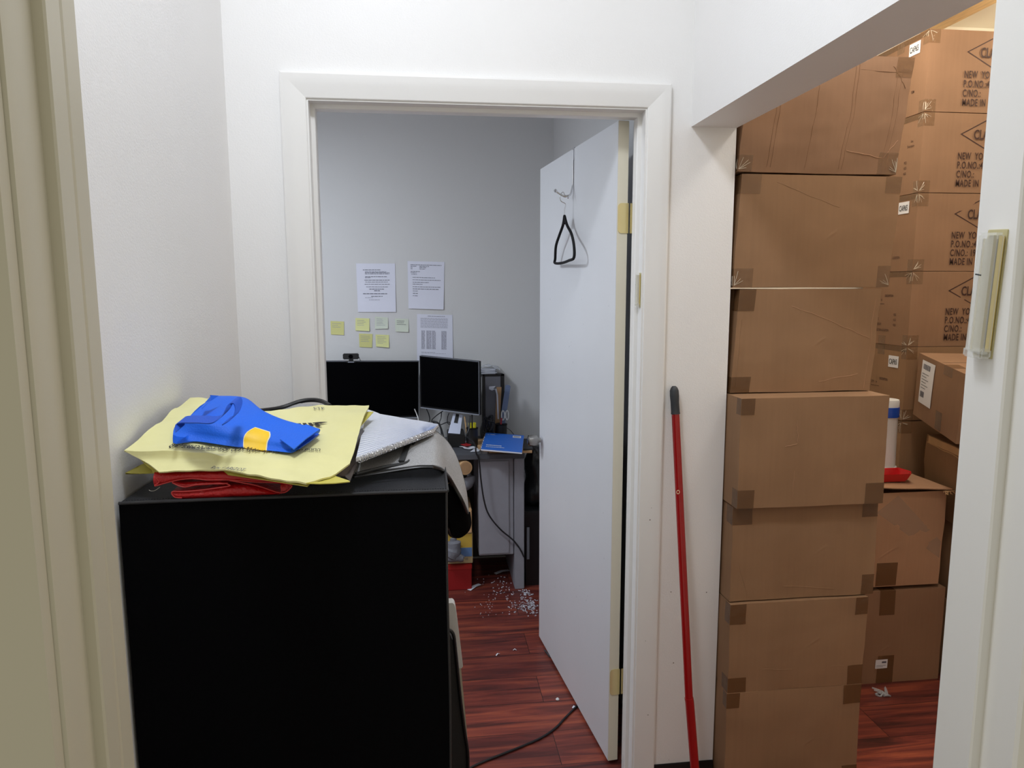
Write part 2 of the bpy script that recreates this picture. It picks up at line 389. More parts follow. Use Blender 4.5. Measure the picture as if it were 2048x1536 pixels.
# near door jambs: rebate, stop and casing on the near side
pl = [(-0.372, 0.801), (-0.345, 0.801), (-0.342, 0.799), (-0.342, 0.773), (-0.3435, 0.770), (-0.342, 0.767), (-0.342, 0.741), (-0.344, 0.739), (-0.354, 0.739), (-0.354, 0.702), (-0.3565, 0.692), (-0.372, 0.688)]
struct(MB().prism(pl, 0, 2.9).build('trim_1', 'jamb', angle=20))
cl = [(-0.360, 0.690), (-0.362, 0.678), (-0.378, 0.674), (-0.425, 0.670), (-0.432, 0.676), (-0.432, 0.690)]
struct(MB().prism(cl, 0, 2.9).build('trim_2', 'jamb', angle=20))
pr = [(0.693, 0.801), (0.665, 0.801), (0.6625, 0.799), (0.6625, 0.741), (0.6645, 0.739), (0.675, 0.739), (0.675, 0.692), (0.678, 0.688), (0.693, 0.688)]
struct(MB().prism(pr, 0, 2.9).build('trim_3', 'trim', angle=20))

# far door casing (mitred, thicker at its outer edge) and jamb with stop
CI = (-0.316, 0.655, 2.152)
prof = [(0, 0.0), (0, 0.005), (0.002, 0.0065), (0.016, 0.0095), (0.034, 0.0130), (0.052, 0.0165), (0.062, 0.0175), (0.0665, 0.0160), (0.067, 0.0)]
def casing_sec(k):
    r = []
    for o, t in prof:
        x = CI[0]-o if k in (0, 1) else CI[1]+o
        z = 0.0 if k in (0, 3) else CI[2]+o
        r.append(Vector((x, YW-t, z)))
    return r
cs = MB().loft([casing_sec(k) for k in range(4)])
struct(cs.build('trim_4', 'trim', angle=14))
jp = [(0, YW-0.001), (0, 2.138), (0.010, 2.140), (0.012, 2.143), (0.012, 2.176), (0.010, 2.179), (0, 2.181), (0, YB), (-0.018, YB), (-0.018, YW-0.001)]
secs = []
for k in range(4):
    q = []
    for o, y in jp:
        x = JL+o if k in (0, 1) else JR-o
        z = 0 if k in (0, 3) else JT-o
        q.append(Vector((x, y, z)))
    secs.append(q)
struct(MB().loft(secs).build('trim_5', 'trim', angle=14))
# black vinyl base on the front wall and left wall
struct(MB().box((0.723, YW-0.006, 0), (0.93, YW, 0.062), 0.002).build('baseboard_right', 'black_base'))
struct(MB().box((-0.53, 0.80, 0), (-0.524, YW, 0.062), 0.002).build('baseboard_left', 'black_base'))
struct(MB().box((0.60, 4.144, 0), (0.745, 4.15, 0.1), 0.002).build('baseboard_back', 'black_base'))
# scuffs on wall next to the broom
# ------------------------------------------------------------------ door slab
hx = Vector((0.597, 2.203)); fx = Vector((0.5015, 3.1125)); du = (fx-hx).normalized()
Rd = Matrix.Rotation(math.atan2(du.y, du.x), 3, 'Z')
door = bpy.data.objects.new('door_1', None); COL.objects.link(door)
door.matrix_world = Matrix.Translation((hx.x, hx.y, 0.012)) @ Rd.to_4x4(); door['kind'] = 'structure'
DM = door.matrix_world.copy()
def dloc(mb): return mb.xf(DM)
dloc(MB().box((0.0, -0.035, 0), (0.914, 0, 2.128), 0.0015)).build('door_leaf', 'door', door)
dloc(MB().box((-0.0012, -0.0345, 0.001), (0.0, -0.0005, 2.127))).build('hinge_edge', 'door_edge', door, smooth=False)['label'] = 'cream painted hinge edge'
for zh in (1.835, 0.290):
    mb = MB()
    # leaf on door edge with rounded corners
    poly = []
    for cx, cz, a0 in ((-0.003-0.0, zh-0.045+0.012, 0),):
        pass
    pts = []
    r = 0.011
    for (yy, zz, a0) in ((-0.006-r*0, zh-0.046, 180), (-0.006, zh+0.046, 90)):
        for k in range(5):
            a = math.radians(a0+ (90 if a0 == 180 else 90)*k/4)
            c = Vector((yy-r+0.0 if False else yy, zz))
        pts.append(c)
    loop = []
    y_in, y_out = -0.001, -0.037   # across the edge thickness
    for k in range(6):
        a = math.radians(270-90*0+0)  # placeholder
    def arc(cy, cz, a0):
        return [(cy+r*math.cos(math.radians(a0+90*k/5)), cz+r*math.sin(math.radians(a0+90*k/5))) for k in range(6)]
    loop = arc(y_in-r-0.002, zh+0.046-r, 0)+[(y_out, zh+0.046), (y_out, zh-0.046)]+arc(y_in-r-0.002, zh-0.046+r, 270)
    n = len(loop)
    vs = [(-0.0012, y, z) for y, z in loop]+[(-0.0038, y, z) for y, z in loop]
    mb.add(vs, [list(range(n)), list(range(n, 2*n))[::-1]]+[[i, (i+1) % n, (i+1) % n+n, i+n] for i in range(n)])
    # jamb leaf, swung against the jamb
    mb.box((-0.0035, -0.060, zh-0.046), (-0.001, -0.042, zh+0.046))
    hinge = dloc(mb).build('hinge', 'brass', door)
    k5 = MB()
    for k in range(5):
        z0 = zh-0.046+k*0.0184
        k5.lathe([(0.0, z0), (0.0062, z0+0.0006), (0.0062, z0+0.0178), (0.0, z0+0.0184)], (-0.004, -0.040, 0), n=14)
    k5.lathe([(0, zh+0.046), (0.0045, zh+0.047), (0.0045, zh+0.050), (0, zh+0.052)], (-0.004, -0.040, 0), n=12)
    dloc(k5).build('knuckle', 'brass', hinge)
    for (yy, zz) in ((-0.014, zh+0.033), (-0.020, zh), (-0.014, zh-0.033)):
        dloc(MB().lathe([(0, -0.0056), (0.0030, -0.0054), (0.0040, -0.0040), (0.0040, -0.0036)], (0, yy, zz), 'X', 12)).build('screw', 'steelscrew', hinge)
# knob, rose and latch
kb = MB().lathe([(0, 0.066), (0.018, 0.066), (0.0245, 0.062), (0.0255, 0.050), (0.0245, 0.030), (0.020, 0.024), (0.012, 0.021), (0.011, 0.008), (0.0, 0.008)], (0.868, 0, 0.950), 'Y', 28)
knob = dloc(kb).build('door_knob', 'nickel', door)
dloc(MB().lathe([(0, 0.0), (0.032, 0.0), (0.0325, 0.004), (0.029, 0.009), (0.014, 0.012), (0, 0.012)], (0.868, 0, 0.950), 'Y', 28)).build('rose', 'nickel', knob)
dloc(MB().lathe([(0, 0.0662), (0.009, 0.0668), (0.010, 0.0662), (0, 0.066)], (0.868, 0, 0.950), 'Y', 20)).build('lock_button', 'blackplast', knob)
dloc(MB().box((0.914, -0.028, 0.925), (0.9155, -0.007, 0.975))).build('latch_plate', 'nickel', door)
# marks on the door face
mk = MB()
random.seed(3)
for k in range(26):
    u = random.uniform(0.05, 0.80); z = random.choice([random.uniform(1.1, 1.65), random.uniform(0.2, 1.0)])
    l = random.uniform(0.002, 0.008); w = 0.0008; a = random.uniform(0.8, 2.4)
    dx, dz = math.cos(a)*l, math.sin(a)*l
    mk.add([(u-w, 0.0003, z), (u+w, 0.0003, z), (u+dx+w, 0.0003, z+dz), (u+dx-w, 0.0003, z+dz)], [[0, 1, 2, 3]])
dloc(mk).build('scuff_mark', mat('scuff', L(150, 152, 162), 0.6), door, smooth=False)

# ------------------------------------------------------------------ mezuzahs
def mezuzah(label, c, face, zc, length, width, depth, tilt, yc):
    """case on a vertical face whose outward normal is -X, at X=c"""
    R = Matrix.Translation((c, yc, zc)) @ Matrix.Rotation(math.radians(tilt), 4, 'X')
    t = thing('mezuzah', label, 'mezuzah', (c, yc, zc), 'mezuzahs on the doorposts')
    hl, hw = length/2, width/2
    def q(mb, nm, m, **k): return mb.xf(R).build(nm, m, t, **k)
    q(MB().box((-0.0015, -hw, -hl), (0.0, hw, hl), 0.0006), 'back_plate', 'acryellow')
    q(MB().tube([(-0.0075, hw*0.15, -hl*0.90), (-0.0075, hw*0.15, hl*0.86)], width*0.26, 14), 'parchment_scroll', 'scroll')
    q(MB().box((-depth, -hw*0.96, -hl*0.93), (-0.0015, hw*0.96, hl*0.95), 0.003), 'clear_case', 'clearacr')
    q(MB().box((-0.005, -hw*0.88, -hl*0.9), (-0.0018, -hw*0.42, hl*0.9), 0.0008), 'yellow_strip', 'acryellow2')
    q(MB().box((-depth-0.0008, -hw, -hl), (-0.0015, hw, -hl+0.012), 0.002), 'end_cap', 'clearacr')
    q(MB().tube([(-depth*0.98, hw*0.30-0.004, hl*0.30), (-depth*0.98, hw*0.30+0.005, hl*0.31)], 0.0009, 8), 'divine_letter', 'grip')
    return t
mezuzah('clear plastic mezuzah case with yellowed strip on the nearest white doorpost', 0.6625, -1, 1.622, 0.150, 0.030, 0.015, 3.0, 0.770)
mezuzah('small clear mezuzah case on the far door frame beside the brass hinge', JR, -1, 1.625, 0.105, 0.020, 0.011, 0.0, 2.119)

# ------------------------------------------------------------------ over-door hook and hanger
hu = 0.445
def dp(u, v, z): return DM @ Vector((u, v, z))
hook = thing('over_door_hook', 'chrome over-the-door hook hanging on the top edge of the white door', 'hook', dp(hu, 0, 2.128))
MB().box((hu-0.008, -0.0365, 2.129), (hu+0.008, 0.0015, 2.1305)).box((hu-0.008, -0.0370, 2.10), (hu+0.008, -0.0355, 2.1305)).box((hu-0.008, 0.0002, 2.085), (hu+0.008, 0.0017, 2.1305)).xf(DM).build('strap_plate', 'chrome', hook, smooth=False)
MB().tube([(hu-0.003, 0.004, 2.12), (hu-0.003, 0.004, 2.02), (hu-0.002, 0.006, 1.985), (hu, 0.012, 1.962), (hu+0.004, 0.028, 1.955), (hu+0.01, 0.046, 1.963), (hu+0.014, 0.062, 1.974)], 0.0034, 10, 6).xf(DM).build('hook_arm', 'chrome', hook)
MB().tube([(hu-0.003, 0.004, 2.00), (hu-0.012, 0.012, 1.968), (hu-0.020, 0.022, 1.958), (hu-0.030, 0.03, 1.945)], 0.0022, 10, 5).xf(DM).build('hook_arm', 'chrome', hook)
MB().lathe([(0, -0.007), (0.005, -0.005), (0.007, 0), (0.005, 0.005), (0, 0.007)], (hu+0.0145, 0.064, 1.976), n=14).xf(DM).build('ball_tip', 'chrome', hook)
hc = dp(hu+0.004, 0.030, 1.955)
apex = P(1129, 432, Y=hc.y); near = P(1149, 508, Y=hc.y-0.17); far = P(1110, 524, Y=hc.y+0.15); 
hang = thing('clothes_hanger', 'black velvet clothes hanger hanging from the chrome door hook', 'hanger', apex)
nmid = P(1143, 468, Y=hc.y-0.06); nlow = P(1148, 492, Y=hc.y-0.15); fmid = P(1119, 470, Y=hc.y+0.06)
MB().tube([apex, P(1134, 450, Y=hc.y-0.02), nmid, nlow, near+Vector((0, 0.01, -0.012)), P(1138, 521, Y=hc.y-0.08), P(1124, 526, Y=hc.y+0.06), far+Vector((0, 0, -0.004)), far+Vector((0, -0.004, 0.014)), P(1112, 492, Y=hc.y+0.11), fmid, P(1126, 450, Y=hc.y+0.02), apex], 0.0052, 10, 6).build('hanger_frame', 'velvet', hang)
MB().tube([apex+Vector((0, 0, -0.03)), apex+Vector((0, 0, 0.004))], [0.009, 0.004], 10).build('hanger_neck', 'velvet', hang)
MB().tube([apex, apex+Vector((0, 0, 0.022)), P(1131, 408, Y=hc.y), P(1122, 402, Y=hc.y), P(1120, 392, Y=hc.y), P(1126, 384, Y=hc.y), hc+Vector((0, 0, 0.004)), P(1138, 390, Y=hc.y)], 0.0016, 8, 6).build('wire_hook', 'wire', hang)

# ------------------------------------------------------------------ red stick
st = thing('broom_handle', 'red pole with black rubber grip leaning on white wall by the stacked cartons', 'pole', (0.81, 1.98, 0))
top = P(1348, 772, Y=2.083); g1 = P(1351, 828, Y=2.078); j = P(1378, 1398, Y=1.985)
ax = (j-g1).normalized(); foot = g1+ax*((g1.z-0.02)/-ax.z)
MB().tube([g1-ax*0.02, g1+ax*0.6, j], 0.0122, 18).build('upper_tube', 'redstick', st)
MB().tube([j-ax*0.004, j+Vector((0.0015, 0, 0))+ax*0.01, foot+Vector((0.012, 0, 0))], 0.0138, 18).build('lower_tube', 'redstick', st)
gm = MB().tube([top, top+ax*0.005, top+ax*0.014, top+ax*0.03, top+ax*0.05, g1-ax*0.008, g1], [0.005, 0.010, 0.0135, 0.0140, 0.0128, 0.0132, 0.0140], 18)
grip = gm.build('grip', 'grip', st)
gr = MB()
for k in range(4):
    c = top+ax*(0.036+0.011*k)+Vector((0, -0.0128, 0))
    gr.tube([c+Vector((-0.007, 0.002, 0.003)), c+Vector((0, -0.0005, -0.003)), c+Vector((0.007, 0.002, 0.003))], 0.0011, 6)
gr.build('grip_rib', 'blackplast', grip)
lm = P(1353, 985, Y=2.04)
text_mb('O', 0.018, lm+Vector((-0.007, -0.0155, 0.0)), (1, 0, 0), (0, 0, 1), 0.8, 0.01).build('printed_mark', 'cream_line', st)

# ------------------------------------------------------------------ cartons
FACES = {'F': ((0, 0, 0), (1, 0, 0), (0, 0, 1), (0, -1, 0)), 'B': ((1, 1, 0), (-1, 0, 0), (0, 0, 1), (0, 1, 0)),
         'L': ((0, 1, 0), (0, -1, 0), (0, 0, 1), (-1, 0, 0)), 'R': ((1, 0, 0), (0, 1, 0), (0, 0, 1), (1, 0, 0)),
         'T': ((0, 0, 1), (1, 0, 0), (0, 1, 0), (0, 0, 1)), 'U': ((0, 1, 0), (1, 0, 0), (0, -1, 0), (0, 0, -1))}
class Carton:
    def __init__(s, label, loc, size, yaw=0, pitch=0, m='card', bulge=0.004, rough=0.003, group=None, lean=(0, 0, 0), seed=0, open_top=False, cat='box', name='cardboard_box', seam=True):
        s.w, s.d, s.h = size; s.bul = bulge; s.rough = rough; s.lean = lean; s.seed = Vector((seed*3.1, seed*1.7, seed*2.3))
        R = Matrix.Rotation(math.radians(yaw), 3, 'Z') @ Matrix.Rotation(math.radians(pitch), 3, 'X')
        s.M = Matrix.Translation(Vector(loc)) @ R.to_4x4()       # loc = front-left-bottom corner
        c = s.M @ Vector((s.w/2, s.d/2, 0))
        s.t = thing(name, label, cat, c, group, R); s.m = m
        mb = MB()
        for f in FACES:
            if open_top and f == 'T': continue
            n = 22 if f in 'FL' else 12
            mb.grid([[s.S(f, i/n, j/n) for i in range(n+1)] for j in range(n+1)])
        s.body = mb.build('box_body', m, s.t, angle=50)
        if seam and not open_top:
            s.patchobj('flap_seam', 'dark', [('T', 0.01, 0.99, 0.497, 0.503)], 0.0006)
    def S(s, f, u, v, off=0.0):
        o, a, b, n = [Vector(q) for q in FACES[f]]
        q = o+a*u+b*v; p = Vector((q.x*s.w, q.y*s.d, q.z*s.h))
        # rounded edges and gentle bulge
        e = 1.0
        p += n*(s.bul*(0.0 if f in 'TU' else 1.0)*math.sin(math.pi*min(1, max(0, u)))*math.sin(math.pi*min(1, max(0, v))))
        nz = noise.noise_vector(p*7+s.seed)*s.rough; p += Vector((nz.x, nz.y*0.8, nz.z*0.35))
        nz = noise.noise_vector(p*28+s.seed)*s.rough*0.25; p += Vector((nz.x, nz.y, nz.z*0.3))
        p += Vector(s.lean)*(q.z)*(1 if s.lean[2] == 0 else q.x)
        return s.M @ (p+n*off)
    def patchobj(s, name, m, rects, off=0.0009, label=None):
        mb = MB()
        for f, u0, u1, v0, v1 in rects:
            nu = max(2, int(abs(u1-u0)*22)+1); nv = max(2, int(abs(v1-v0)*22)+1)
            mb.grid([[s.S(f, u0+(u1-u0)*i/nu, v0+(v1-v0)*j/nv, off) for i in range(nu+1)] for j in range(nv+1)])
        o = mb.build(name, m, s.t, angle=60)
        if label: o['label'] = label
        return o
    def corner(s, side, vert, m='tape', a=0.06, b=0.05, glint=0):
        """packing tape end wrapped over a front vertical edge at the top or bottom"""
        aw, bw = a/s.w, b/s.h
        ad = a*0.7/s.d
        v0, v1 = (0.0, bw) if vert == 'b' else (1-bw, 1.0)
        if side == 'l': rects = [('F', 0, aw, v0, v1), ('L', 1-ad, 1, v0, v1)]
        else: rects = [('F', 1-aw, 1, v0, v1), ('R', 0, ad, v0, v1)]
        s.patchobj('tape_strip', m, rects)
        if glint:
            mb = MB(); random.seed(glint)
            for k in range(7):
                ang = random.uniform(10, 170) if vert == 'b' else random.uniform(190, 350)
                uu = 0.004 if side == 'l' else 1-0.004; vv = 0.02 if vert == 'b' else 0.98
                l = random.uniform(0.02, 0.045)
                for f in ('F', 'L'):
                    if side == 'r' and f == 'L': continue
                    u0 = uu if f == 'F' else 0.99
                    u1 = u0+math.cos(math.radians(ang))*l/(s.w if f == 'F' else s.d); v1_ = vv+math.sin(math.radians(ang))*l/s.h
                    if 0 < u1 < 1 and 0 < v1_ < 1:
                        mb.tube([s.S(f, u0, vv, 0.0012), s.S(f, (u0+u1)/2, (vv+v1_)/2, 0.0022), s.S(f, u1, v1_, 0.0012)], 0.0007, 5)
            if mb.v: mb.build('tape_glint_wrinkle', 'glint', s.t)
    def fold(s, f, u0, v0, u1, v1, w=0.0012, m=None):
        n = 10; pts = []
        for k in range(n+1):
            t = k/n; uu = u0+(u1-u0)*t; vv = v0+(v1-v0)*t+0.012*noise.noise(Vector((t*4, u0*9, v0*7)))
            pts.append(s.S(f, uu+0.008*noise.noise(Vector((t*5+3, v0*9, 1))), vv, 0.0))
        MB().tube(pts, w*0.62, 6).build('crease', m or s.m, s.t)
    def text(s, f, body, u, v, size, xs=1, bold=0.0, m='brownink', name='printed_text', off=0.003, parent=None, space=1.0):
        o, a, b, n = [Vector(q) for q in FACES[f]]
        R = s.M.to_3x3(); p = s.S(f, u, v, 0)
        return text_mb(body, size, p, R @ a, R @ b, xs, bold, off=off, space=space).build(name, m, parent or s.t, smooth=False)

G1 = 'cartons in the tall stack beside the white wall'
X0 = 0.936
S = []
S.append(Carton('bottom brown carton of the tall stack beside the red pole', (X0, 2.020, 0), (0.460, 0.36, 0.345), m='card', seed=1, bulge=0.004, rough=0.004, group=G1))
S.append(Carton('second carton from the floor in the tall stack, creased near its base', (X0, 2.022, 0.346), (0.462, 0.36, 0.298), m='card', seed=2, rough=0.004, group=G1))
S.append(Carton('third carton from the floor in the tall stack, dented lower left corner', (X0+0.002, 2.035, 0.648), (0.485, 0.36, 0.308), m='card', seed=3, rough=0.005, group=G1))
S.append(Carton('fourth carton from the floor in the tall stack, with a vertical torn tape mark', (X0+0.000, 2.005, 0.960), (0.478, 0.40, 0.342), m='card', seed=4, rough=0.003, group=G1))
S.append(Carton('fifth carton from the floor in the tall stack, wavy crease across its front', (X0+0.004, 2.098, 1.305), (0.468, 0.36, 0.322), m='card', seed=5, rough=0.005, bulge=0.003, group=G1, lean=(0.020, 0, 0.0)))
S.append(Carton('sixth carton from the floor in the tall stack, just under the top one', (X0-0.002, 2.098, 1.632), (0.515, 0.36, 0.338), m='card', seed=6, rough=0.004, bulge=0.005, group=G1, lean=(0.018, -0.004, 0)))
S.append(Carton('topmost carton of the tall stack, tilted and crumpled under the white beam', (X0+0.002, 2.096, 1.975), (0.508, 0.38, 0.342), m='card2', seed=7, rough=0.007, bulge=0.008, group=G1, lean=(0.030, -0.01, 0)))
for i, (cs_, c) in enumerate(zip((['lt', 'rb', 'rt'], ['lt', 'lb', 'rt', 'rb'], ['lt', 'rb', 'rt'], ['lt', 'lb', 'rb'], ['lt', 'lb'], ['lt', 'rb', 'rt', 'lb'], ['lb', 'rt', 'rb']), S)):
    for k, q in enumerate(cs_):
        c.corner(q[0], q[1], 'tape' if i < 5 else 'tapeclear', 0.042+0.01*((i+k) % 3), 0.05+0.008*((i*2+k) % 3), glint=i*5+k+1 if (i+k) % 2 == 0 and i >= 5 else 0)
# top flap seam tape over the front short edge is on left/right ends; creases seen on the fronts
S[1].fold('F', 0.25, 0.25, 0.47, 0.22); S[1].fold('F', 0.76, 0.24, 0.86, 0.23)
S[2].fold('F', 0.36, 0.14, 0.72, 0.08, 0.0016); S[2].fold('F', 0.05, 0.40, 0.12, 0.02, 0.0012)
S[3].fold('F', 0.30, 0.56, 0.38, 0.58, 0.0014, 'card3'); S[3].fold('F', 0.385, 0.60, 0.37, 0.80, 0.0015, 'card3'); S[3].fold('F', 0.37, 0.10, 0.375, 0.34, 0.0012, 'card3')
S[4].fold('F', 0.36, 0.84, 0.64, 0.70, 0.0013, 'card3'); S[4].fold('F', 0.64, 0.70, 0.95, 0.52, 0.0013, 'card3'); S[4].fold('F', 0.955, 0.03, 0.965, 0.90, 0.0014, 'card3'); S[4].fold('F', 0.03, 0.05, 0.035, 0.72, 0.0014)
S[4].fold('F', 0.62, 0.10, 0.90, 0.17, 0.0012, 'card3')
S[5].fold('F', 0.22, 0.93, 0.62, 0.72, 0.0009); 
for u in (0.17, 0.19, 0.42, 0.63, 0.65, 0.90, 0.93): S[6].fold('F', u, 0.04, u+0.012, 0.94, 0.0016, 'card2')
S[6].fold('F', 0.02, 0.86, 0.98, 0.88, 0.0012); S[6].fold('F', 0.66, 0.20, 0.90, 0.14, 0.0018, 'card3'); S[6].fold('F', 0.90, 0.14, 0.98, 0.30, 0.0016, 'card3'); S[6].fold('F', 0.88, 0.92, 0.97, 0.74, 0.0016)

# column of printed cartons
G2 = 'printed cartons in the rear column'
zb = [0.0, 0.345, 0.690, 1.040, 1.372, 1.703, 2.037, 2.371]; zt = [0.343, 0.688, 1.036, 1.370, 1.701, 2.034, 2.368, 2.702]
lab = ['lowest carton of the printed rear column, on the floor behind the others', 'carton second from the floor in the printed rear column',
       'plain-fronted rear column carton standing behind the white tub', 'rear column carton with CAP65 label facing left, beside the leaning carton',
       'diamond-printed carton directly above the leaning carton', 'diamond-printed carton third from the top of the rear column',
       'diamond-printed carton second from the top of the rear column', 'topmost diamond-printed carton near the pine joist with CAP65 label']
CL = []
for k in range(8):
    c = Carton(lab[k], (2.112, 2.900, zb[k]), (0.66, 0.35, zt[k]-zb[k]), m='card2' if k > 3 else 'card', seed=20+k, bulge=0.001, rough=0.0012, group=G2)
    CL.append(c)
    if k >= 2:
        c.patchobj('tape_strip', 'tapeclear', [('L', 0.42, 0.56, 0.0, 0.12)]); c.patchobj('tape_strip', 'tapeclear', [('L', 0.42, 0.56, 0.86, 1.0)])
        c.patchobj('tape_strip', 'tape', [('L', 0.0, 1.0, 0.93, 1.0)])
        c.corner('l', 'b', 'tapeclear', 0.05, 0.05, glint=40+k); c.corner('l', 't', 'tapeclear', 0.05, 0.055, glint=60+k)
    R = c.h
    if k >= 4:
        # diamond mark with CLA
        cx, cz, hw, hh = 0.345, 0.735*0.333, 0.170, 0.087
        th = 0.0034
        mb = MB(); pts = [(cx-hw, cz), (cx, cz+hh), (cx+hw, cz), (cx, cz-hh)]; o2 = 0.0045
        inn = [(cx-hw+o2*2.1, cz), (cx, cz+hh-o2*1.1), (cx+hw-o2*2.1, cz), (cx, cz-hh+o2*1.1)]
        vs = [c.S('F', x/c.w, z/c.h, 0.0006) for x, z in pts+inn]
        mb.add(vs, [[i, (i+1) % 4, (i+1) % 4+4, i+4] for i in range(4)])
        mb.build('printed_diamond', 'brownink', c.t, smooth=False)
        c.text('F', 'CLA', 0.236/c.w, (cz-0.0205)/c.h, 0.056, 0.66, 0.02)
        z0 = 0.140
        lines = ['NEW  YO', 'P.O.NO.:4', 'C/NO.: 19' if k == 5 else 'C/NO.:', 'MADE IN']
        for q, t_ in enumerate(lines):
            c.text('F', t_, 0.168/c.w, (z0-q*0.0378)/c.h, 0.041, 0.62, 0.018, space=1.12)
    if k in (3, 4, 5, 6, 7):
        # side panel print
        if k in (3, 5, 7):
            a = 0.0
            c.patchobj('label', 'labelw', [('L', 0.66, 0.86, 0.76 if k != 3 else 0.70, 0.915 if k != 3 else 0.86)], 0.0022)
            c.text('L', 'CAP65', 0.675, 0.80 if k != 3 else 0.745, 0.034, 0.58, 0.008, 'ink', off=0.0035)
        if k in (4, 3):
            oz = 0.0 if k == 4 else -0.16
            for q, (t_, u, v) in enumerate([('DESCRIPTION', 0.50, 0.66), ('QTY:    14', 0.33, 0.60), ('PCS', 0.70, 0.40), ('KGS', 0.70, 0.33), ('KGS', 0.70, 0.26), ('N.WT:', 0.33, 0.33), ('G.WEIGHT:', 0.33, 0.26), ('COLLECTION-LOCATION', 0.30, 0.18)]):
                if v+oz > 0.05: c.text('L', t_, u, v+oz, 0.0155, 0.62, 0.008, off=0.0012)
            mbu = c.patchobj('printed_line', 'brownink', [('L', 0.33, 0.50, 0.56+oz, 0.566+oz)], 0.001)
        if k == 6:
            c.text('L', 'Size:', 0.80, 0.66, 0.016, 0.6, 0.0, off=0.0012); c.text('L', 'Description', 0.74, 0.60, 0.016, 0.6, 0.0, off=0.0012)
            for q in range(3): c.text('L', ('PCS', 'KGS', 'KGS')[q], 0.70, 0.40-0.07*q, 0.0155, 0.62, 0.008, off=0.0012)
        if k == 5: c.text('L', 'LOCATION', 0.60, 0.17, 0.0155, 0.62, 0.008, off=0.0012)
        if k == 7: c.text('L', 'ITEM', 0.74, 0.28, 0.0155, 0.62, 0.008, off=0.0012)
cb = Carton('carton set behind the topmost diamond-printed carton, mostly hidden', (2.115, 3.262, 2.371), (0.6, 0.13, 0.325), m='card', seed=44, bulge=0.001, rough=0.001, seam=False)
for k, zz in enumerate((0.0, 0.60, 1.20, 1.80)):
    pass

# front pair of brown cartons on the floor
low = Carton('brown floor carton under the open carton, with small white sticker', (1.500, 2.560, 0), (0.612, 0.33, 0.403), m='card2', seed=51, bulge=0.002, rough=0.002)
low.patchobj('tape_strip', 'tape', [('F', 0.53, 0.64, 0.74, 1.0)])
low.patchobj('seam_tape', 'tape', [('T', 0.53, 0.64, 0, 1)])
low.patchobj('tape_strip', 'tape', [('F', 0.54, 0.66, 0.0, 0.30)])
low.patchobj('sticker', 'labelw', [('F', 0.525, 0.612, 0.165, 0.262)], 0.002)
low.patchobj('sticker_print', 'greyink', [('F', 0.57, 0.602, 0.222, 0.242), ('F', 0.532, 0.60, 0.196, 0.200), ('F', 0.532, 0.58, 0.182, 0.186)], 0.0028)
op = Carton('open brown carton with a raised torn flap and a red tray on it', (1.520, 2.562, 0.420), (0.560, 0.33, 0.395), m='card3', seed=52, bulge=0.003, rough=0.003, open_top=True, lean=(0.004, 0, 0))
op.patchobj('tape_strip', 'tape', [('F', 0.50, 0.66, 0.01, 0.26)])
mb = MB(); v = [op.S('F', u, w, 0.0008) for u, w in ((0.46, 0.80), (0.62, 0.97), (0.99, 0.46), (0.99, 0.28))]
mb.add(v, [[0, 1, 2, 3]]); mb.build('diagonal_tape', mat('matt_tape', L(190, 156, 130), 0.5, alpha=0.5), op.t, smooth=False)
fl = coons([(1.52, 2.90, 0.832), (1.80, 2.89, 0.838), (2.085, 2.88, 0.826)], [(1.52, 2.565, 0.842), (1.80, 2.555, 0.838), (1.87, 2.55, 0.834), (2.095, 2.545, 0.822)],
           [(1.52, 2.565, 0.842), (1.52, 2.90, 0.832)], [(2.095, 2.545, 0.822), (2.085, 2.88, 0.826)], 20, 8, 0.004, 9)
MB().sheet(fl, 0.004).build('top_flap', 'card3', op.t)
mb = MB(); random.seed(5)
for k in range(16):
    x = 2.055+random.random()*0.04; mb.tube([(x, 2.548, 0.818), (x+random.uniform(-.01, .014), 2.54, 0.815+random.uniform(-0.012, 0.006))], 0.0012, 5)
mb.build('torn_edge', 'manila', op.t)

# cartons to the right of them
G3 = 'cartons piled behind the nearest doorpost'
c1 = Carton('brown carton on the floor behind the nearest doorpost', (2.145, 2.50, 0), (0.55, 0.36, 0.335), m='card', seed=61, group=G3)
c2 = Carton('brown carton standing under the frayed carton behind the doorpost', (2.150, 2.50, 0.338), (0.55, 0.36, 0.330), m='card', seed=62, group=G3)
c2.corner('l', 't', 'tapeclear', 0.08, 0.04, 77)
yaw = -math.degrees(math.atan2(0.085, 0.36))
c3 = Carton('brown carton with frayed torn top edge under the leaning carton', (2.100, 2.46, 0.672), (0.50, 0.38, 0.318), yaw=yaw, m='card', seed=63, rough=0.009, bulge=0.004, group=G3)
c3.patchobj('torn_strip', 'manila', [('L', 0.05, 0.98, 0.90, 0.99)], 0.002)
c3.fold('L', 0.02, 0.90, 0.98, 0.86, 0.003, 'manila')
c4 = Carton('leaning brown carton with a white shipping label on its left side', (2.015, 2.45, 1.035), (0.50, 0.44, 0.275), yaw=-16.5, pitch=5.2, m='card2', seed=64, rough=0.002, bulge=0.003)
M4 = c4.patchobj('shipping_label', 'labelw', [('L', 0.12, 0.42, 0.26, 0.93)], 0.0025)
rr = []
for k in range(9): rr.append(('L', 0.16+k*0.019, 0.168+k*0.019+0.005*(k % 2), 0.80, 0.88))
for k in range(7): rr.append(('L', 0.15+k*0.014, 0.157+k*0.014+0.003*(k % 2), 0.36, 0.45))
for k in range(6): rr.append(('L', 0.15, 0.26+0.05*(k % 2), 0.50+k*0.045, 0.510+k*0.045))
c4.patchobj('label_barcode', 'greyink', rr, 0.0032)
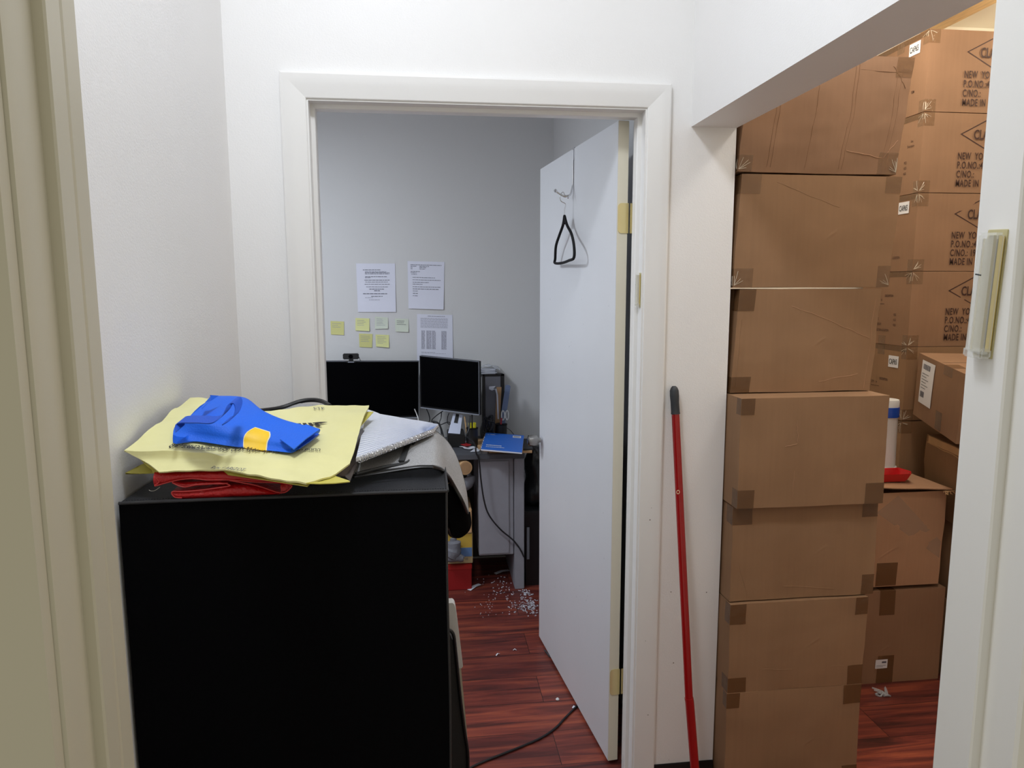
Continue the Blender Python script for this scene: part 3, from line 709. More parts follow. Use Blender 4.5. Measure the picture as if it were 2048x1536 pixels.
c4.patchobj('tape_strip', 'tape', [('L', 0.55, 0.68, 0.02, 0.30)]); c4.patchobj('tape_strip', 'tapeclear', [('L', 0.60, 0.78, 0.86, 1.0)]); c4.patchobj('tape_strip', 'tapeclear', [('T', 0.0, 0.1, 0.22, 0.40)])
# white tub and red tray
tub = thing('plastic_tub', 'white plastic tub with blue label behind the fourth stacked carton', 'tub', (1.955, 2.775, 0.835))
MB().lathe([(0, 0), (0.052, 0), (0.053, 0.004), (0.053, 0.012), (0.049, 0.014), (0.0465, 0.25), (0.049, 0.256), (0.049, 0.31), (0.047, 0.318), (0, 0.318)], (1.945, 2.775, 0.842), n=32).build('tub_body', 'whitepl', tub)
MB().lathe([(0.0505, 0.245), (0.0508, 0.248), (0.0508, 0.285), (0.0505, 0.288)], (1.945, 2.775, 0.842), n=32).build('tub_label', 'bluelabel', tub)
MB().lathe([(0.054, 0.020), (0.055, 0.022), (0.055, 0.028), (0.054, 0.030)], (1.945, 2.775, 0.842), n=32).build('rim_ring', 'whitepl', tub)
dish = MB()
q = [(-0.075, -0.05), (0.06, -0.05), (0.085, -0.01), (0.075, 0.05), (-0.07, 0.05)]
secs = [[Vector((1.895+x*s_, 2.655+y*s_, 0.843+z)) for x, y in q] for s_, z in ((0.72, 0), (0.85, 0.010), (1.0, 0.034), (1.03, 0.035), (0.96, 0.032), (0.82, 0.010), (0.70, 0.004))]
dish.loft(secs)
tag(dish.build('tray', 'reddish', angle=30), 'glossy red plastic tray lying on the open carton flap', 'tray')
# cable tie trash on storage floor
pt = MB(); random.seed(11)
b0 = P(1762, 1385, Z=0.003)
for k in range(3):
    pts = [b0+Vector((random.uniform(-.03, .03), random.uniform(-.04, .02), random.uniform(0, .012))) for _ in range(5)]
    pt.tube(pts, 0.004, 6, 3)
tag(pt.build('plastic_scrap', 'shine'), 'clear plastic scrap on the red floor before the stickered carton', 'litter')

# ------------------------------------------------------------------ black fabric cabinet
cab = thing('fabric_cabinet', 'tall black fabric-covered cabinet against the left wall holding bags and notebook', 'cabinet', (-0.25, 1.5, 0))
cx0, cx1, cy0, cy1, ch = -0.523, 0.033, 1.240, 1.740, 1.270
def cabS(f, u, v, off=0):
    o, a, b, n = [Vector(q) for q in FACES[f]]; q = o+a*u+b*v
    p = Vector((cx0+q.x*(cx1-cx0), cy0+q.y*(cy1-cy0), q.z*ch))
    p += n*(0.0035*math.sin(math.pi*u)*math.sin(math.pi*v))
    # a diagonal crease and slack
    d = (q.x*0.8+q.z*1.0-1.15)
    if f == 'F': p += n*(0.004*math.exp(-(d/0.012)**2)*(1 if 0.1 < q.x < 0.65 else 0))
    nz = noise.noise_vector(p*4)*0.004; p += Vector((nz.x*0.4, nz.y, nz.z*0.5))
    return p+n*off
mb = MB()
for f in ('F', 'B', 'L', 'R', 'U'): mb.grid([[cabS(f, i/28, j/28) for i in range(29)] for j in range(29)])
mb.build('cover', 'blackfab', cab, angle=50)
MB().grid([[cabS('T', i/24, j/24) for i in range(25)] for j in range(25)]).build('cover_top', 'blacktop', cab, angle=50)
pp = [cabS('F', k/24, 1) for k in range(25)]
MB().tube(pp, 0.0028, 8).tube([cabS('R', k/12, 1) for k in range(13)], 0.0028, 8).build('top_piping', 'piping', cab)
MB().tube([cabS('F', 0.997, k/24) for k in range(25)], 0.0022, 8).build('edge_piping', 'piping', cab)
stt = MB()
for k in range(120):
    p = cabS('T', (k+0.2)/120, 0.03, 0.0006); q = cabS('T', (k+0.7)/120, 0.03, 0.0006); stt.tube([p, q], 0.0005, 4)
stt.build('stitching', 'slate', cab)

# ------------------------------------------------------------------ things on the cabinet
# red bag : folded sheets seen edge-on
rb = thing('folded_bag', 'folded glossy red plastic bag under the yellow bag', 'bag', (-0.30, 1.33, 1.272))
def ribbon(pts, y0, y1, t, wob=0.0):
    pts = spline([Vector((p.x, 0, p.z)) for p in pts], 5); n = 12
    return [[Vector((p.x+wob*noise.noise(Vector((p.x*9, j*0.3, p.z*30))), y0+(y1-y0)*j/n+0.006*noise.noise(Vector((p.x*14, 3, p.z*60)))*(1-j/n), p.z+0.002*noise.noise(Vector((p.x*20, j*0.8, 0))))) for p in pts] for j in range(n+1)]
yy = 1.250
def rq(x, y, dy=0.0): return P(x, y, Y=yy+dy)
def rface(topc, botc, back, bulge, nm='folded_layer', m='red', n=26):
    T_ = [rq(x, y, 0.004) for x, y in topc]; B_2 = [rq(x, y) for x, y in botc]
    rows = []
    for k in range(5):      # front face, bottom to top, bulging toward the room
        v = k/4; rows.append([along(B_2, i/n).lerp(along(T_, i/n), v)+Vector((0, -bulge*math.sin(math.pi*v)+0.0015*noise.noise(Vector((i*0.9, k*1.3, bulge*900))), 0.0006*noise.noise(Vector((i*1.7, k, 4))))) for i in range(n+1)])
    for k in range(1, 5): rows.append([p+Vector((0, back*k/4, 0.001*math.sin(i*0.7))) for i, p in enumerate([along(T_, i/n) for i in range(n+1)])])
    MB().sheet(rows, 0.0012).build(nm, m, rb, angle=70)
    return T_, B_2
lowb = [(345, 985), (349, 994), (364, 996), (405, 995), (445, 993), (510, 990), (560, 987)]
rface([(345, 983), (364, 982), (396, 980), (430, 976), (454, 972), (500, 971), (545, 981), (561, 985)], lowb, 0.20, 0.006)
rface([(346, 962), (368, 966), (396, 964), (430, 962), (458, 964)], [(345, 966), (368, 974), (396, 970), (430, 968), (456, 968)], 0.18, 0.003)
rface([(309, 946), (386, 944), (450, 944), (520, 950), (586, 960)], [(309, 971), (335, 964), (356, 960), (386, 957), (415, 960), (460, 960), (513, 964), (562, 966), (582, 970)], 0.20, 0.005)
rface([(562, 966), (578, 966), (586, 970)], [(561, 985), (576, 981), (584, 974)], 0.16, 0.001)
for pts in ([(455, 967), (396, 969), (368, 974), (345, 965), (356, 960), (386, 957), (415, 960), (460, 960), (513, 964), (562, 965), (580, 970), (582, 975), (562, 986), (513, 971), (460, 961)],
            [(454, 968), (459, 970), (454, 973), (396, 981), (364, 983), (344, 984), (349, 994), (364, 996)], [(356, 960), (335, 965), (309, 972), (318, 964), (312, 955)]):
    MB().tube([rq(x, y, -0.004) for x, y in pts], 0.0011, 6, 4).build('hem', 'rededge', rb)
MB().tube([rq(298, 980, 0.01), rq(302, 982, 0.006), rq(310, 981, 0.004), rq(320, 974, 0.006)], 0.0004, 5, 4).build('loose_thread', 'scroll', rb)

# mesh organiser with black binding
org = thing('mesh_organizer', 'grey mesh fabric organizer with black binding draped over the cabinet corner', 'organizer', (0.0, 1.55, 1.275))
zt_ = lambda x, y, z: P(x, y, Z=z)
top_e = [zt_(560, 826, 1.318), zt_(640, 822, 1.318), zt_(740, 838, 1.315), zt_(820, 852, 1.322), zt_(868, 862, 1.322)]
low_e = [zt_(560, 955, 1.287), zt_(640, 955, 1.287), zt_(706, 953, 1.287), zt_(770, 943, 1.287), zt_(840, 934, 1.292), zt_(866, 934, 1.293)]
le = [low_e[0], top_e[0]]; re = [low_e[-1], zt_(868, 900, 1.312), top_e[-1]]
panel_rows = coons(top_e, low_e, le, re, 30, 16, 0.002, 14)
# draped part
Dt = [top_e[-1], P(890, 880, Y=1.62), P(908, 908, Y=1.60), P(923, 950, Y=1.56), P(931, 985, Y=1.53), P(935, 1024, Y=1.50)]
Db = [low_e[-1], P(880, 938, Z=1.283), P(890, 946, Y=1.40), P(899, 957, Y=1.43), P(911, 978, Y=1.445), P(924, 1002, Y=1.45), P(934, 1026, Y=1.49)]
Dt = spline(Dt, 4); Db = spline(Db, 4)
drape_rows = coons(Dt, Db, [Db[0], re[1], Dt[0]], [Db[-1], Dt[-1]], 24, 16, 0.002, 14)
MB().sheet([a+b[1:] for a, b in zip(panel_rows, drape_rows)], 0.003).build('mesh_panel', 'mesh', org, angle=70)
MB().tube(Dt+[], 0.0035, 8).build('binding', 'slate', org); 
MB().tube([low_e[2], low_e[3], low_e[4]]+Db, 0.0042, 8).build('binding', 'blackplast', org)
# dark curled end under the drape
Uo = spline([Dt[-1], P(938, 1045, Y=1.51), P(933, 1062, Y=1.50), P(918, 1073, Y=1.49), P(902, 1070, Y=1.48), P(896, 1055, Y=1.47)], 3)
Ui = spline([Db[-1], P(918, 995, Y=1.46), P(905, 975, Y=1.455), P(897, 965, Y=1.452), P(892, 985, Y=1.455), P(894, 1030, Y=1.465)], 3)
MB().sheet(coons(Uo, Ui, [Ui[0], Uo[0]], [Ui[-1], Uo[-1]], 20, 8), 0.006).build('lining', 'blackfab', org)
MB().tube(Uo, 0.004, 8).build('binding', 'blackplast', org)
# inner zipped pocket and webbing strap on the panel
pk = [zt_(712, 948, 1.294), zt_(770, 934, 1.294), zt_(812, 926, 1.297), zt_(820, 915, 1.300), zt_(829, 880, 1.318)]
MB().tube(pk, 0.0035, 8, 4).build('pocket_binding', 'slate', org)
MB().sheet([[zt_(x-5, y, z), zt_(x+6, y, z)] for x, y, z in ((802, 924, 1.300), (810, 905, 1.307), (820, 880, 1.318))], 0.003).build('webbing_strap', 'slate', org)
zp = MB().tube([zt_(708, 955, 1.2895), zt_(760, 947, 1.2895), zt_(830, 936, 1.294), zt_(866, 935, 1.296)], 0.0022, 6, 5)
zp.build('zipper', 'blackplast', org)
MB().tube(spline([zt_(515, 822, 1.33), P(560, 816, Y=1.78), P(600, 803, Y=1.80), P(625, 800, Y=1.80), P(645, 803, Y=1.78), P(660, 812, Y=1.74)], 5), 0.0055, 8).build('handle', 'blackplast', org)
MB().sheet([[P(555, 826, Y=1.72), P(600, 824, Y=1.72), P(655, 830, Y=1.70)], [P(560, 821, Y=1.78), P(600, 808, Y=1.79), P(648, 812, Y=1.77)]], 0.002).build('back_panel', 'mesh', org)

# spiral notebook (open, ruled pages)
nb = thing('spiral_notebook', 'open white ruled spiral notebook sticking out from under the yellow bag', 'notebook', (-0.05, 1.5, 1.325))
A, B_, C_, D_ = zt_(712, 917, 1.330), zt_(866, 859, 1.336), zt_(877, 848, 1.334), zt_(735, 818, 1.334)
E_ = zt_(700, 826, 1.334)
pg = coons([D_, zt_(760, 828, 1.336), zt_(810, 836, 1.336), C_], [A, zt_(780, 892, 1.332), B_], [A, D_], [B_, C_], 24, 18, 0.002, 12)
MB().sheet(pg, -0.007).build('pages', 'paper', nb)
ml = MB()
for k in range(2, 24):
    t = k/24; a = along([A, B_], t); b = along([D_, C_], t)
for k in range(1, 26):
    t = k/26
    a = A.lerp(D_, t); b = B_.lerp(C_, t)
    row = [coons([D_, zt_(760, 828, 1.336), zt_(810, 836, 1.336), C_], [A, zt_(780, 892, 1.332), B_], [A, D_], [B_, C_], 10, 26, 0.002, 12)] if k == 1 else row
    pts = [p+Vector((0, 0, 0.0012)) for p in row[0][k]]
    ml.grid([[p+Vector((0.0003, -0.0007, 0)) for p in pts], [p+Vector((-0.0003, 0.0007, 0)) for p in pts]])
ml.build('ruled_line', 'ruled', nb, smooth=False)
coil = MB(); dcoil = (B_-A); nrm = Vector((0.5, -0.85, 0)).normalized(); nd = Vector((dcoil.y, -dcoil.x, 0)).normalized()
pts = []
N = 34
for k in range(N*10):
    t = k/(N*10); a = 2*math.pi*k/10
    pts.append(A.lerp(B_, t)+nd*(0.004+0.0055*math.cos(a))+Vector((0, 0, -0.003+0.0055*math.sin(a))))
coil.tube(pts, 0.00075, 5).build('wire_spiral', 'wire', nb)
MB().sheet(coons([p+Vector((0, 0, -0.008)) for p in (D_, C_)], [p+Vector((0, 0, -0.008)) for p in (A, B_)], [A+Vector((0, 0, -0.008)), D_+Vector((0, 0, -0.008))], [B_+Vector((0, 0, -0.008)), C_+Vector((0, 0, -0.008))], 8, 8), 0.002).build('back_cover', 'slate', nb)

# yellow shopping bag lying flat
yb = thing('shopping_bag', 'flattened yellow poly shopping bag with black lettering on the cabinet', 'bag', (-0.3, 1.45, 1.34))
bot = [P(318, 945, Z=1.322), P(380, 944, Z=1.321), P(440, 941, Z=1.321), P(520, 952, Z=1.320), P(612, 966, Z=1.316)]
lef = [bot[0], P(284, 920, Z=1.338), P(248, 898, Z=1.358), P(284, 868, Z=1.369), P(318, 846, Z=1.378), P(346, 820, Z=1.388), P(380, 794, Z=1.398)]
topb = [lef[-1], P(402, 795, Z=1.398), P(470, 812, Z=1.384), P(520, 822, Z=1.378), P(575, 819, Z=1.374), P(635, 809, Z=1.374), P(738, 808, Z=1.372)]
rig = [bot[-1], P(665, 948, Z=1.320), P(700, 926, Z=1.325), P(710, 895, Z=1.336), P(722, 850, Z=1.352), topb[-1]]
fp = coons(topb, bot, lef, rig, 44, 30, 0.0075, 10)
for r_ in fp:
    for i in range(len(r_)):
        r_[i] = r_[i]+Vector((0, 0, 0.0022*noise.noise(r_[i]*38)))
MB().sheet(fp, -0.003).build('front_panel', 'yellowbag', yb, angle=60)
def onbag(x, y):   # nearest height of the bag sheet under a sight line
    best = None
    for z in [1.30+0.002*k for k in range(60)]:
        p = P(x, y, Z=z)
        m_ = min(((v.x-p.x)**2+(v.y-p.y)**2+(v.z-p.z)**2, v.z) for r_ in fp for v in r_)
        if best is None or m_[0] < best[0]: best = (m_[0], m_[1], p)
    return P(x, y, Z=best[1]+0.0015)
# bottom folds
tipR = P(700, 963, Z=1.312)
MB().sheet([[bot[-1], P(632, 955, Z=1.314), P(665, 950, Z=1.314), P(698, 961, Z=1.3125)], [bot[-1], P(640, 967, Z=1.312), P(670, 966, Z=1.311), tipR]], 0.0015).build('bottom_fold', 'oliveyel', yb)
tipL = P(250, 946, Z=1.313)
MB().sheet([[P(318, 945, Z=1.318), P(300, 925, Z=1.324), P(283, 930, Z=1.322), tipL], [P(318, 947, Z=1.315), P(306, 947, Z=1.312), P(290, 948, Z=1.311), P(252, 947, Z=1.311)]], 0.0015).build('bottom_fold', 'oliveyel', yb)
# dark side gusset on the right
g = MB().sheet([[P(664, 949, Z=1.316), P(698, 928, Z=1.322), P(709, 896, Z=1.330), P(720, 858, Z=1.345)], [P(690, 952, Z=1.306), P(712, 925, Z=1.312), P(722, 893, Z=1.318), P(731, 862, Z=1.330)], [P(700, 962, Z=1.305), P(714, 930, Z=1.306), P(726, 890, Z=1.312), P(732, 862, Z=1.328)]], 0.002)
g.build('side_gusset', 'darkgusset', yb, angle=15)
# back panel under the bag
MB().sheet(coons([p+Vector((0.01, -0.01, -0.018)) for p in topb], [p+Vector((0, 0.012, -0.010)) for p in bot], [bot[0]+Vector((0, 0.012, -0.010)), lef[2]+Vector((0.02, 0, -0.02)), topb[0]+Vector((0.01, -0.01, -0.018))], [bot[-1]+Vector((0, 0.012, -0.010)), topb[-1]+Vector((0.01, -0.01, -0.018))], 16, 12), 0.002).build('back_panel', 'oliveyel', yb)
def bagtext(body, x0, y0, x1, y1, size, xs, bold, right=False, m='ink', name='printed_text', ysh=1.0):
    a, b = onbag(x0, y0), onbag(x1, y1)
    xd = (b-a).normalized(); up_ = Vector((0, 1, 0.12)); yd = (up_-xd*up_.dot(xd)).normalized()
    t = text_mb(body, size, Vector((0, 0, 0)), (1, 0, 0), (0, 1, 0), 1.0, bold)
    xs = (b-a).length/max(v.x for v in t.v)
    t = text_mb(body, size, a, xd, yd, xs, bold, False, 0.0)
    # drop each vertex on to the sheet
    for v in t.v:
        m_ = sorted((((w.x-v.x)**2+(w.y-v.y)**2), w.z) for r_ in fp for w in r_)[:3]
        ws = [1/(k[0]+1e-6) for k in m_]; v.z = sum(a_*k[1] for a_, k in zip(ws, m_))/sum(ws)+0.0036
    return t.build(name, m, yb, smooth=False)
bagtext('POLY ARIZOT', 420, 939, 486, 945, 0.014, 0.95, 0.0, m='greyink')
bagtext('אייס', 582, 857, 664, 851, 0.050, 1.0, 0.035, True)
bagtext('02-5665723.לס ןוילעה רוציל תונח לכל רוזאה הנשה תונחה', 342, 889, 640, 904, 0.0185, 0.80, 0.012)
bagtext('02-5665899.לס הליצקא ןוילע', 336, 895, 560, 908, 0.0165, 0.80, 0.012)
bagtext('ETE', 628, 818, 650, 818, 0.022, 0.9, 0.0, m='greyink')

# blue folded bag on the yellow one
bb = thing('folded_bag', 'folded bright blue fabric bag with yellow round print on top of the yellow bag', 'bag', (-0.33, 1.42, 1.36))
def BP(x, y, z): return P(x, y, Z=z)
# section rings from left (roll) to right end: front bottom, front mid, front top, crest, back top, back bottom
secs = []
spec = [  # x,y pixel pairs + heights
  [(352, 888, 1.348), (346, 868, 1.360), (352, 850, 1.376), (372, 840, 1.386), (400, 812, 1.398), (436, 792, 1.408), (442, 800, 1.385), (400, 850, 1.352)],
  [(396, 884, 1.346), (394, 870, 1.360), (402, 855, 1.376), (420, 842, 1.388), (452, 816, 1.400), (486, 795, 1.410), (486, 806, 1.386), (440, 856, 1.352)],
  [(462, 893, 1.343), (460, 880, 1.356), (468, 866, 1.370), (486, 850, 1.382), (508, 832, 1.392), (524, 820, 1.398), (524, 830, 1.378), (500, 866, 1.350)],
  [(520, 900, 1.340), (520, 889, 1.350), (526, 876, 1.362), (540, 864, 1.371), (556, 850, 1.378), (570, 840, 1.382), (572, 848, 1.368), (556, 878, 1.346)],
  [(584, 906, 1.337), (582, 898, 1.343), (586, 890, 1.352), (600, 880, 1.358), (620, 868, 1.362), (638, 857, 1.364), (638, 866, 1.352), (610, 890, 1.342)]]
rings = []
for s_ in spec:
    zb = onbag(s_[0][0], s_[0][1]).z+0.001; zk = onbag(s_[7][0], s_[7][1]).z+0.001
    rings.append([BP(x, y, zb if i == 0 else zk if i == 7 else zb+(z-s_[0][2])*0.82) for i, (x, y, z) in enumerate(s_)])
RISE = rings[0][0].z-spec[0][0][2]
fine = []
cols = [spline([r[i] for r in rings], 6) for i in range(8)]
for k in range(len(cols[0])):
    ring = [c[k] for c in cols]; ring2 = []
    n_ = len(ring)
    for i in range(n_):
        p0, p1, p2, p3 = ring[i-1], ring[i], ring[(i+1) % n_], ring[(i+2) % n_]
        for t in (0, 0.34, 0.67):
            ring2.append(0.5*((2*p1)+(p2-p0)*t+(2*p0-5*p1+4*p2-p3)*t*t+(3*p1-p0-3*p2+p3)*t**3))
    fine.append(ring2)
MB().loft(fine).build('bag_body', 'blue', bb, angle=50)
RISE2 = rings[4][0].z-spec[4][0][2]
# open folded layers at the right end
MB().sheet([[BP(598, 899, 1.341+RISE2), BP(620, 884, 1.346+RISE2), BP(638, 870, 1.350+RISE2)], [BP(560, 890, 1.346+RISE2), BP(590, 874, 1.351+RISE2), BP(620, 862, 1.356+RISE2)]], 0.002).build('fold_layer', 'bluestrap', bb)
MB().sheet([[BP(588, 900, 1.3455+RISE2), BP(612, 879, 1.357+RISE2), BP(639, 860, 1.362+RISE2)], [BP(560, 880, 1.357+RISE2), BP(585, 862, 1.366+RISE2), BP(612, 850, 1.371+RISE2)]], 0.0018).build('fold_layer', 'blue', bb)
# handles: a flat webbing loop arched over the bag
def strap(path, w, name='handle', m='bluestrap', t=0.0018):
    path = spline(path, 6)
    MB().sheet([[p+w*0.5 for p in path], [p-w*0.5 for p in path]], t).build(name, m, bb, angle=60)
strap([BP(360, 858, 1.378+RISE), BP(362, 840, 1.390+RISE), BP(400, 838, 1.397+RISE), BP(432, 838, 1.399+RISE), BP(452, 822, 1.408+RISE), BP(462, 804, 1.419+RISE), BP(474, 800, 1.421+RISE), BP(478, 812, 1.412+RISE), BP(470, 832, 1.400+RISE), BP(452, 844, 1.394+RISE)], Vector((0.004, 0.034, 0.006)))
MB().sheet([[BP(404, 818, 1.400+RISE), BP(420, 803, 1.407+RISE), BP(436, 792, 1.412+RISE)], [BP(412, 806, 1.402+RISE), BP(421, 796, 1.412+RISE), BP(420, 790, 1.418+RISE)]], 0.002).build('handle_end', 'blue', bb)
# yellow round print wrapping the front fold: follow body columns
def body_pt(fx, ri): # fx along length 0..1, ri ring parameter in coarse index
    k = fx*(len(fine)-1); k0 = min(int(k), len(fine)-2); f_ = k-k0
    i = ri*3; i0 = int(i) % 24; g_ = i-int(i); i1 = (i0+1) % 24
    a = fine[k0][i0].lerp(fine[k0][i1], g_); b = fine[k0+1][i0].lerp(fine[k0+1][i1], g_)
    return a.lerp(b, f_)
cen = Vector((sum(p.x for p in rings[3])/8, sum(p.y for p in rings[3])/8, sum(p.z for p in rings[3])/8))
def dot(sx, off, m, nm):
    g_ = []
    for j in range(11):
        ri = -0.25+(2.95+0.25)*j/10 if sx == 1 else -0.25+(3.02+0.25)*j/10
        hw = (0.100 if sx == 1 else 0.108)*(1-0.35*max(0, (j/10-0.72)/0.28)**2)*(1-0.15*(1-j/10))
        c = 0.725-0.045*(j/10)
        row = []
        for i in range(11):
            p = body_pt(c+hw*(i/5-1), ri % 8); d_ = (p-cen); d_.x = 0; row.append(p+d_.normalized()*off)
        g_.append(row)
    MB().grid(g_).build(nm, m, bb)
dot(0, 0.0016, 'cream_line', 'print_outline'); dot(1, 0.0022, 'yellowdot', 'round_print')

# slim board and dark case beside the cabinet (behind it)
sl = thing('folding_board', 'white slim folding board standing between cabinet and doorway', 'board', (0.04, 1.83, 0))
def sidep(y, pts, x_out):
    return pts
yb0 = 1.80
o1 = spline([P(905, 1206, Y=yb0), P(910, 1212, Y=yb0), P(914, 1235, Y=yb0), P(919, 1275, Y=yb0), P(926, 1333, Y=yb0)], 3)
z_in = lambda p: Vector((0.0, p.y, p.z))
rows = [[Vector((-0.02, yb0, p.z)), Vector((p.x, yb0, p.z))] for p in o1]
rows.append([Vector((-0.02, yb0, o1[-1].z-0.005)), Vector((o1[-1].x-0.004, yb0, o1[-1].z-0.005))])
MB().sheet(rows, 0.03).build('plastic_cover', 'whitepl', sl, angle=40)
lowp = [P(922, 1335, Y=yb0+0.005), P(930, 1420, Y=yb0+0.005), P(937, 1500, Y=yb0+0.005), P(939, 1536, Y=yb0+0.005)]; endp = lowp[-1]+(lowp[-1]-lowp[-2])*((lowp[-1].z)/(lowp[-2].z-lowp[-1].z))
endp.z = 0.0
MB().sheet([[Vector((-0.02, yb0+0.005, p.z)), p] for p in lowp+[endp]], 0.018).build('board_panel', 'offwhite', sl, angle=40)
sc_ = thing('dark_case', 'dark grey fabric case with black edging leaning behind the cabinet', 'case', (0.03, 1.74, 0))
yc0 = 1.755
ed = [P(893, 1257, Y=yc0), P(906, 1266, Y=yc0), P(911, 1300, Y=yc0), P(919, 1380, Y=yc0), P(928, 1455, Y=yc0), P(935, 1500, Y=yc0), P(936, 1534, Y=yc0)]
lw = [P(893, 1480, Y=yc0), P(905, 1500, Y=yc0), P(920, 1520, Y=yc0), P(936, 1536, Y=yc0)]
gridp = []
for k in range(9):
    t = k/8; p = along(ed, t); zlow = p.z
    gridp.append([Vector((-0.05, yc0, p.z-0.0)), Vector((-0.02, yc0+0.004, p.z)), Vector((p.x, yc0, p.z))])
last = gridp[-1]; 
gridp.append([Vector((-0.05, yc0, last[0].z-0.40)), Vector((-0.02, yc0, last[0].z-0.39)), Vector((last[2].x-0.002, yc0, last[2].z-0.36))])
gridp.append([Vector((-0.05, yc0, 0.0)), Vector((-0.02, yc0, 0.0)), Vector((last[2].x-0.006, yc0, 0.0))])
MB().sheet(gridp, 0.02).build('case_body', 'slate', sc_, angle=40)
MB().tube(spline([p+Vector((0, -0.003, 0)) for p in ed], 4)+[Vector((last[2].x-0.006, yc0-0.003, 0.006))], 0.0045, 8).build('case_binding', 'blackplast', sc_)

# ------------------------------------------------------------------ office wall papers
yw = 4.149
def paper(name, label, cat, corners, m, group, lines, ink, curl=0.004, thick=0.0006):
    """corners TL,TR,BR,BL in photo pixels on the back wall plane; sheet curls off the wall at its foot"""
    TL, TR, BR, BL = [P(x, y, Y=yw-0.001) for x, y in corners]
    g_ = []
    for j in range(9):
        v = j/8; row = []
        for i in range(9):
            u = i/8; p = (1-v)*((1-u)*TL+u*TR)+v*((1-u)*BL+u*BR); p.y -= curl*v*v*(0.6+0.4*u); row.append(p)
        g_.append(row)
    t = thing(name, label, cat, (TL+TR+BR+BL)/4, group)
    MB().sheet(g_, -thick).build('sheet', m, t)
    mb = MB()
    def at(u, v):
        p = (1-v)*((1-u)*TL+u*TR)+v*((1-u)*BL+u*BR); p.y -= curl*v*v*(0.6+0.4*u)+thick*2+0.0006; return p
    for (u0, u1, v, h) in lines:
        n_ = max(1, int((u1-u0)/0.06)); x = u0
        while x < u1-0.005:
            w_ = min(random.uniform(0.03, 0.10), u1-x)
            mb.add([at(x, v), at(x+w_, v), at(x+w_, v+h), at(x, v+h)], [[0, 1, 2, 3]]); x += w_+0.012
    if mb.v: mb.build('printed_text' if cat == 'paper' else 'handwriting', ink, t, smooth=False)
    return t, at
random.seed(21)
l1 = [(0.17, 0.62, 0.125, 0.012)]+[(0.22, 0.85 if k % 3 else 0.78, 0.165+0.021*k, 0.010) for k in range(3)]+[(0.22, 0.78, 0.265, 0.011), (0.22, 0.36, 0.285, 0.010), (0.20, 0.85, 0.335, 0.011), (0.22, 0.80, 0.375, 0.009), (0.20, 0.85, 0.420, 0.009), (0.24, 0.80, 0.475, 0.009), (0.32, 0.70, 0.52, 0.013), (0.44, 0.60, 0.552, 0.013), (0.15, 0.78, 0.615, 0.014), (0.36, 0.66, 0.67, 0.012), (0.20, 0.40, 0.70, 0.005), (0.30, 0.58, 0.745, 0.006)]
paper('paper_notice', 'left printed letter taped to office wall above the yellow notes', 'paper', [(712, 527), (790, 527), (792, 624), (716, 624)], 'paperblue', 'printed pages on the office wall', l1, 'greyink')
l2 = [(0.08, 0.92, 0.070, 0.010), (0.08, 0.24, 0.10, 0.01), (0.32, 0.58, 0.10, 0.01), (0.08, 0.13, 0.125, 0.01), (0.32, 0.5, 0.125, 0.01), (0.08, 0.13, 0.155, 0.01), (0.32, 0.48, 0.155, 0.01), (0.08, 0.33, 0.21, 0.01), (0.08, 0.24, 0.24, 0.009), (0.10, 0.25, 0.27, 0.008), (0.13, 0.75, 0.335, 0.009), (0.13, 0.90, 0.385, 0.010), (0.13, 0.58, 0.435, 0.010), (0.13, 0.40, 0.475, 0.010), (0.13, 0.90, 0.53, 0.010), (0.13, 0.85, 0.575, 0.012), (0.13, 0.27, 0.62, 0.010), (0.13, 0.27, 0.67, 0.012), (0.13, 0.27, 0.72, 0.01)]
paper('paper_notice', 'right printed letter taped to office wall with short paragraphs', 'paper', [(815, 522), (889, 524), (887, 619), (817, 617)], 'paperblue', 'printed pages on the office wall', l2, 'greyink', 0.006)
l3 = [(0.30, 0.80, 0.030, 0.014)]+[(0.10, 0.86, 0.08+0.024*k, 0.008) for k in range(9)]
for cx_ in (0.12, 0.26, 0.42, 0.68):
    w_ = 0.10 if cx_ in (0.12, 0.42) else 0.14
    l3 += [(cx_, cx_+w_, 0.345+0.0165*k, 0.010) for k in range(24)]
l3 += [(0.12, 0.5, 0.80, 0.008), (0.12, 0.8, 0.825, 0.006)]
paper('paper_notice', 'printed list with three columns taped behind the angled monitor', 'paper', [(834, 628), (905, 630), (906, 724), (834, 722)], 'paperblue', 'printed pages on the office wall', l3, 'faintink')
mbt = [('tape mark', (711, 529)), ('tape mark', (794, 530))]
notes = [('dull yellow sticky note farthest left on the office wall', [(661, 642), (688, 643), (688, 670), (662, 669)], 'postit'),
         ('yellow sticky note in upper row, first right of the leftmost note', [(711, 636), (739, 637), (739, 662), (711, 661)], 'postit2'),
         ('pale green sticky note in the middle of the upper row', [(750, 633), (776, 635), (776, 657), (750, 658)], 'postit3'),
         ('pale sticky note with dark scribbles at right of upper row', [(790, 637), (817, 638), (817, 664), (791, 663)], 'postit3'),
         ('dull yellow sticky note at left of the lower row', [(718, 667), (745, 668), (744, 695), (719, 694)], 'postit'),
         ('yellow sticky note at right of the lower row with underlined heading', [(751, 669), (778, 670), (778, 695), (752, 693)], 'postit2')]
for k, (lb, cr, m_) in enumerate(notes):
    ln = [(0.12, 0.55+0.3*random.random(), 0.16+0.13*q_, 0.028) for q_ in range(3+k % 3)]
    paper('sticky_note', lb, 'note', cr, m_, 'sticky notes on the office wall', ln, 'faintink' if k != 3 else 'greyink', 0.006 if k in (1, 2, 3, 5) else 0.002)

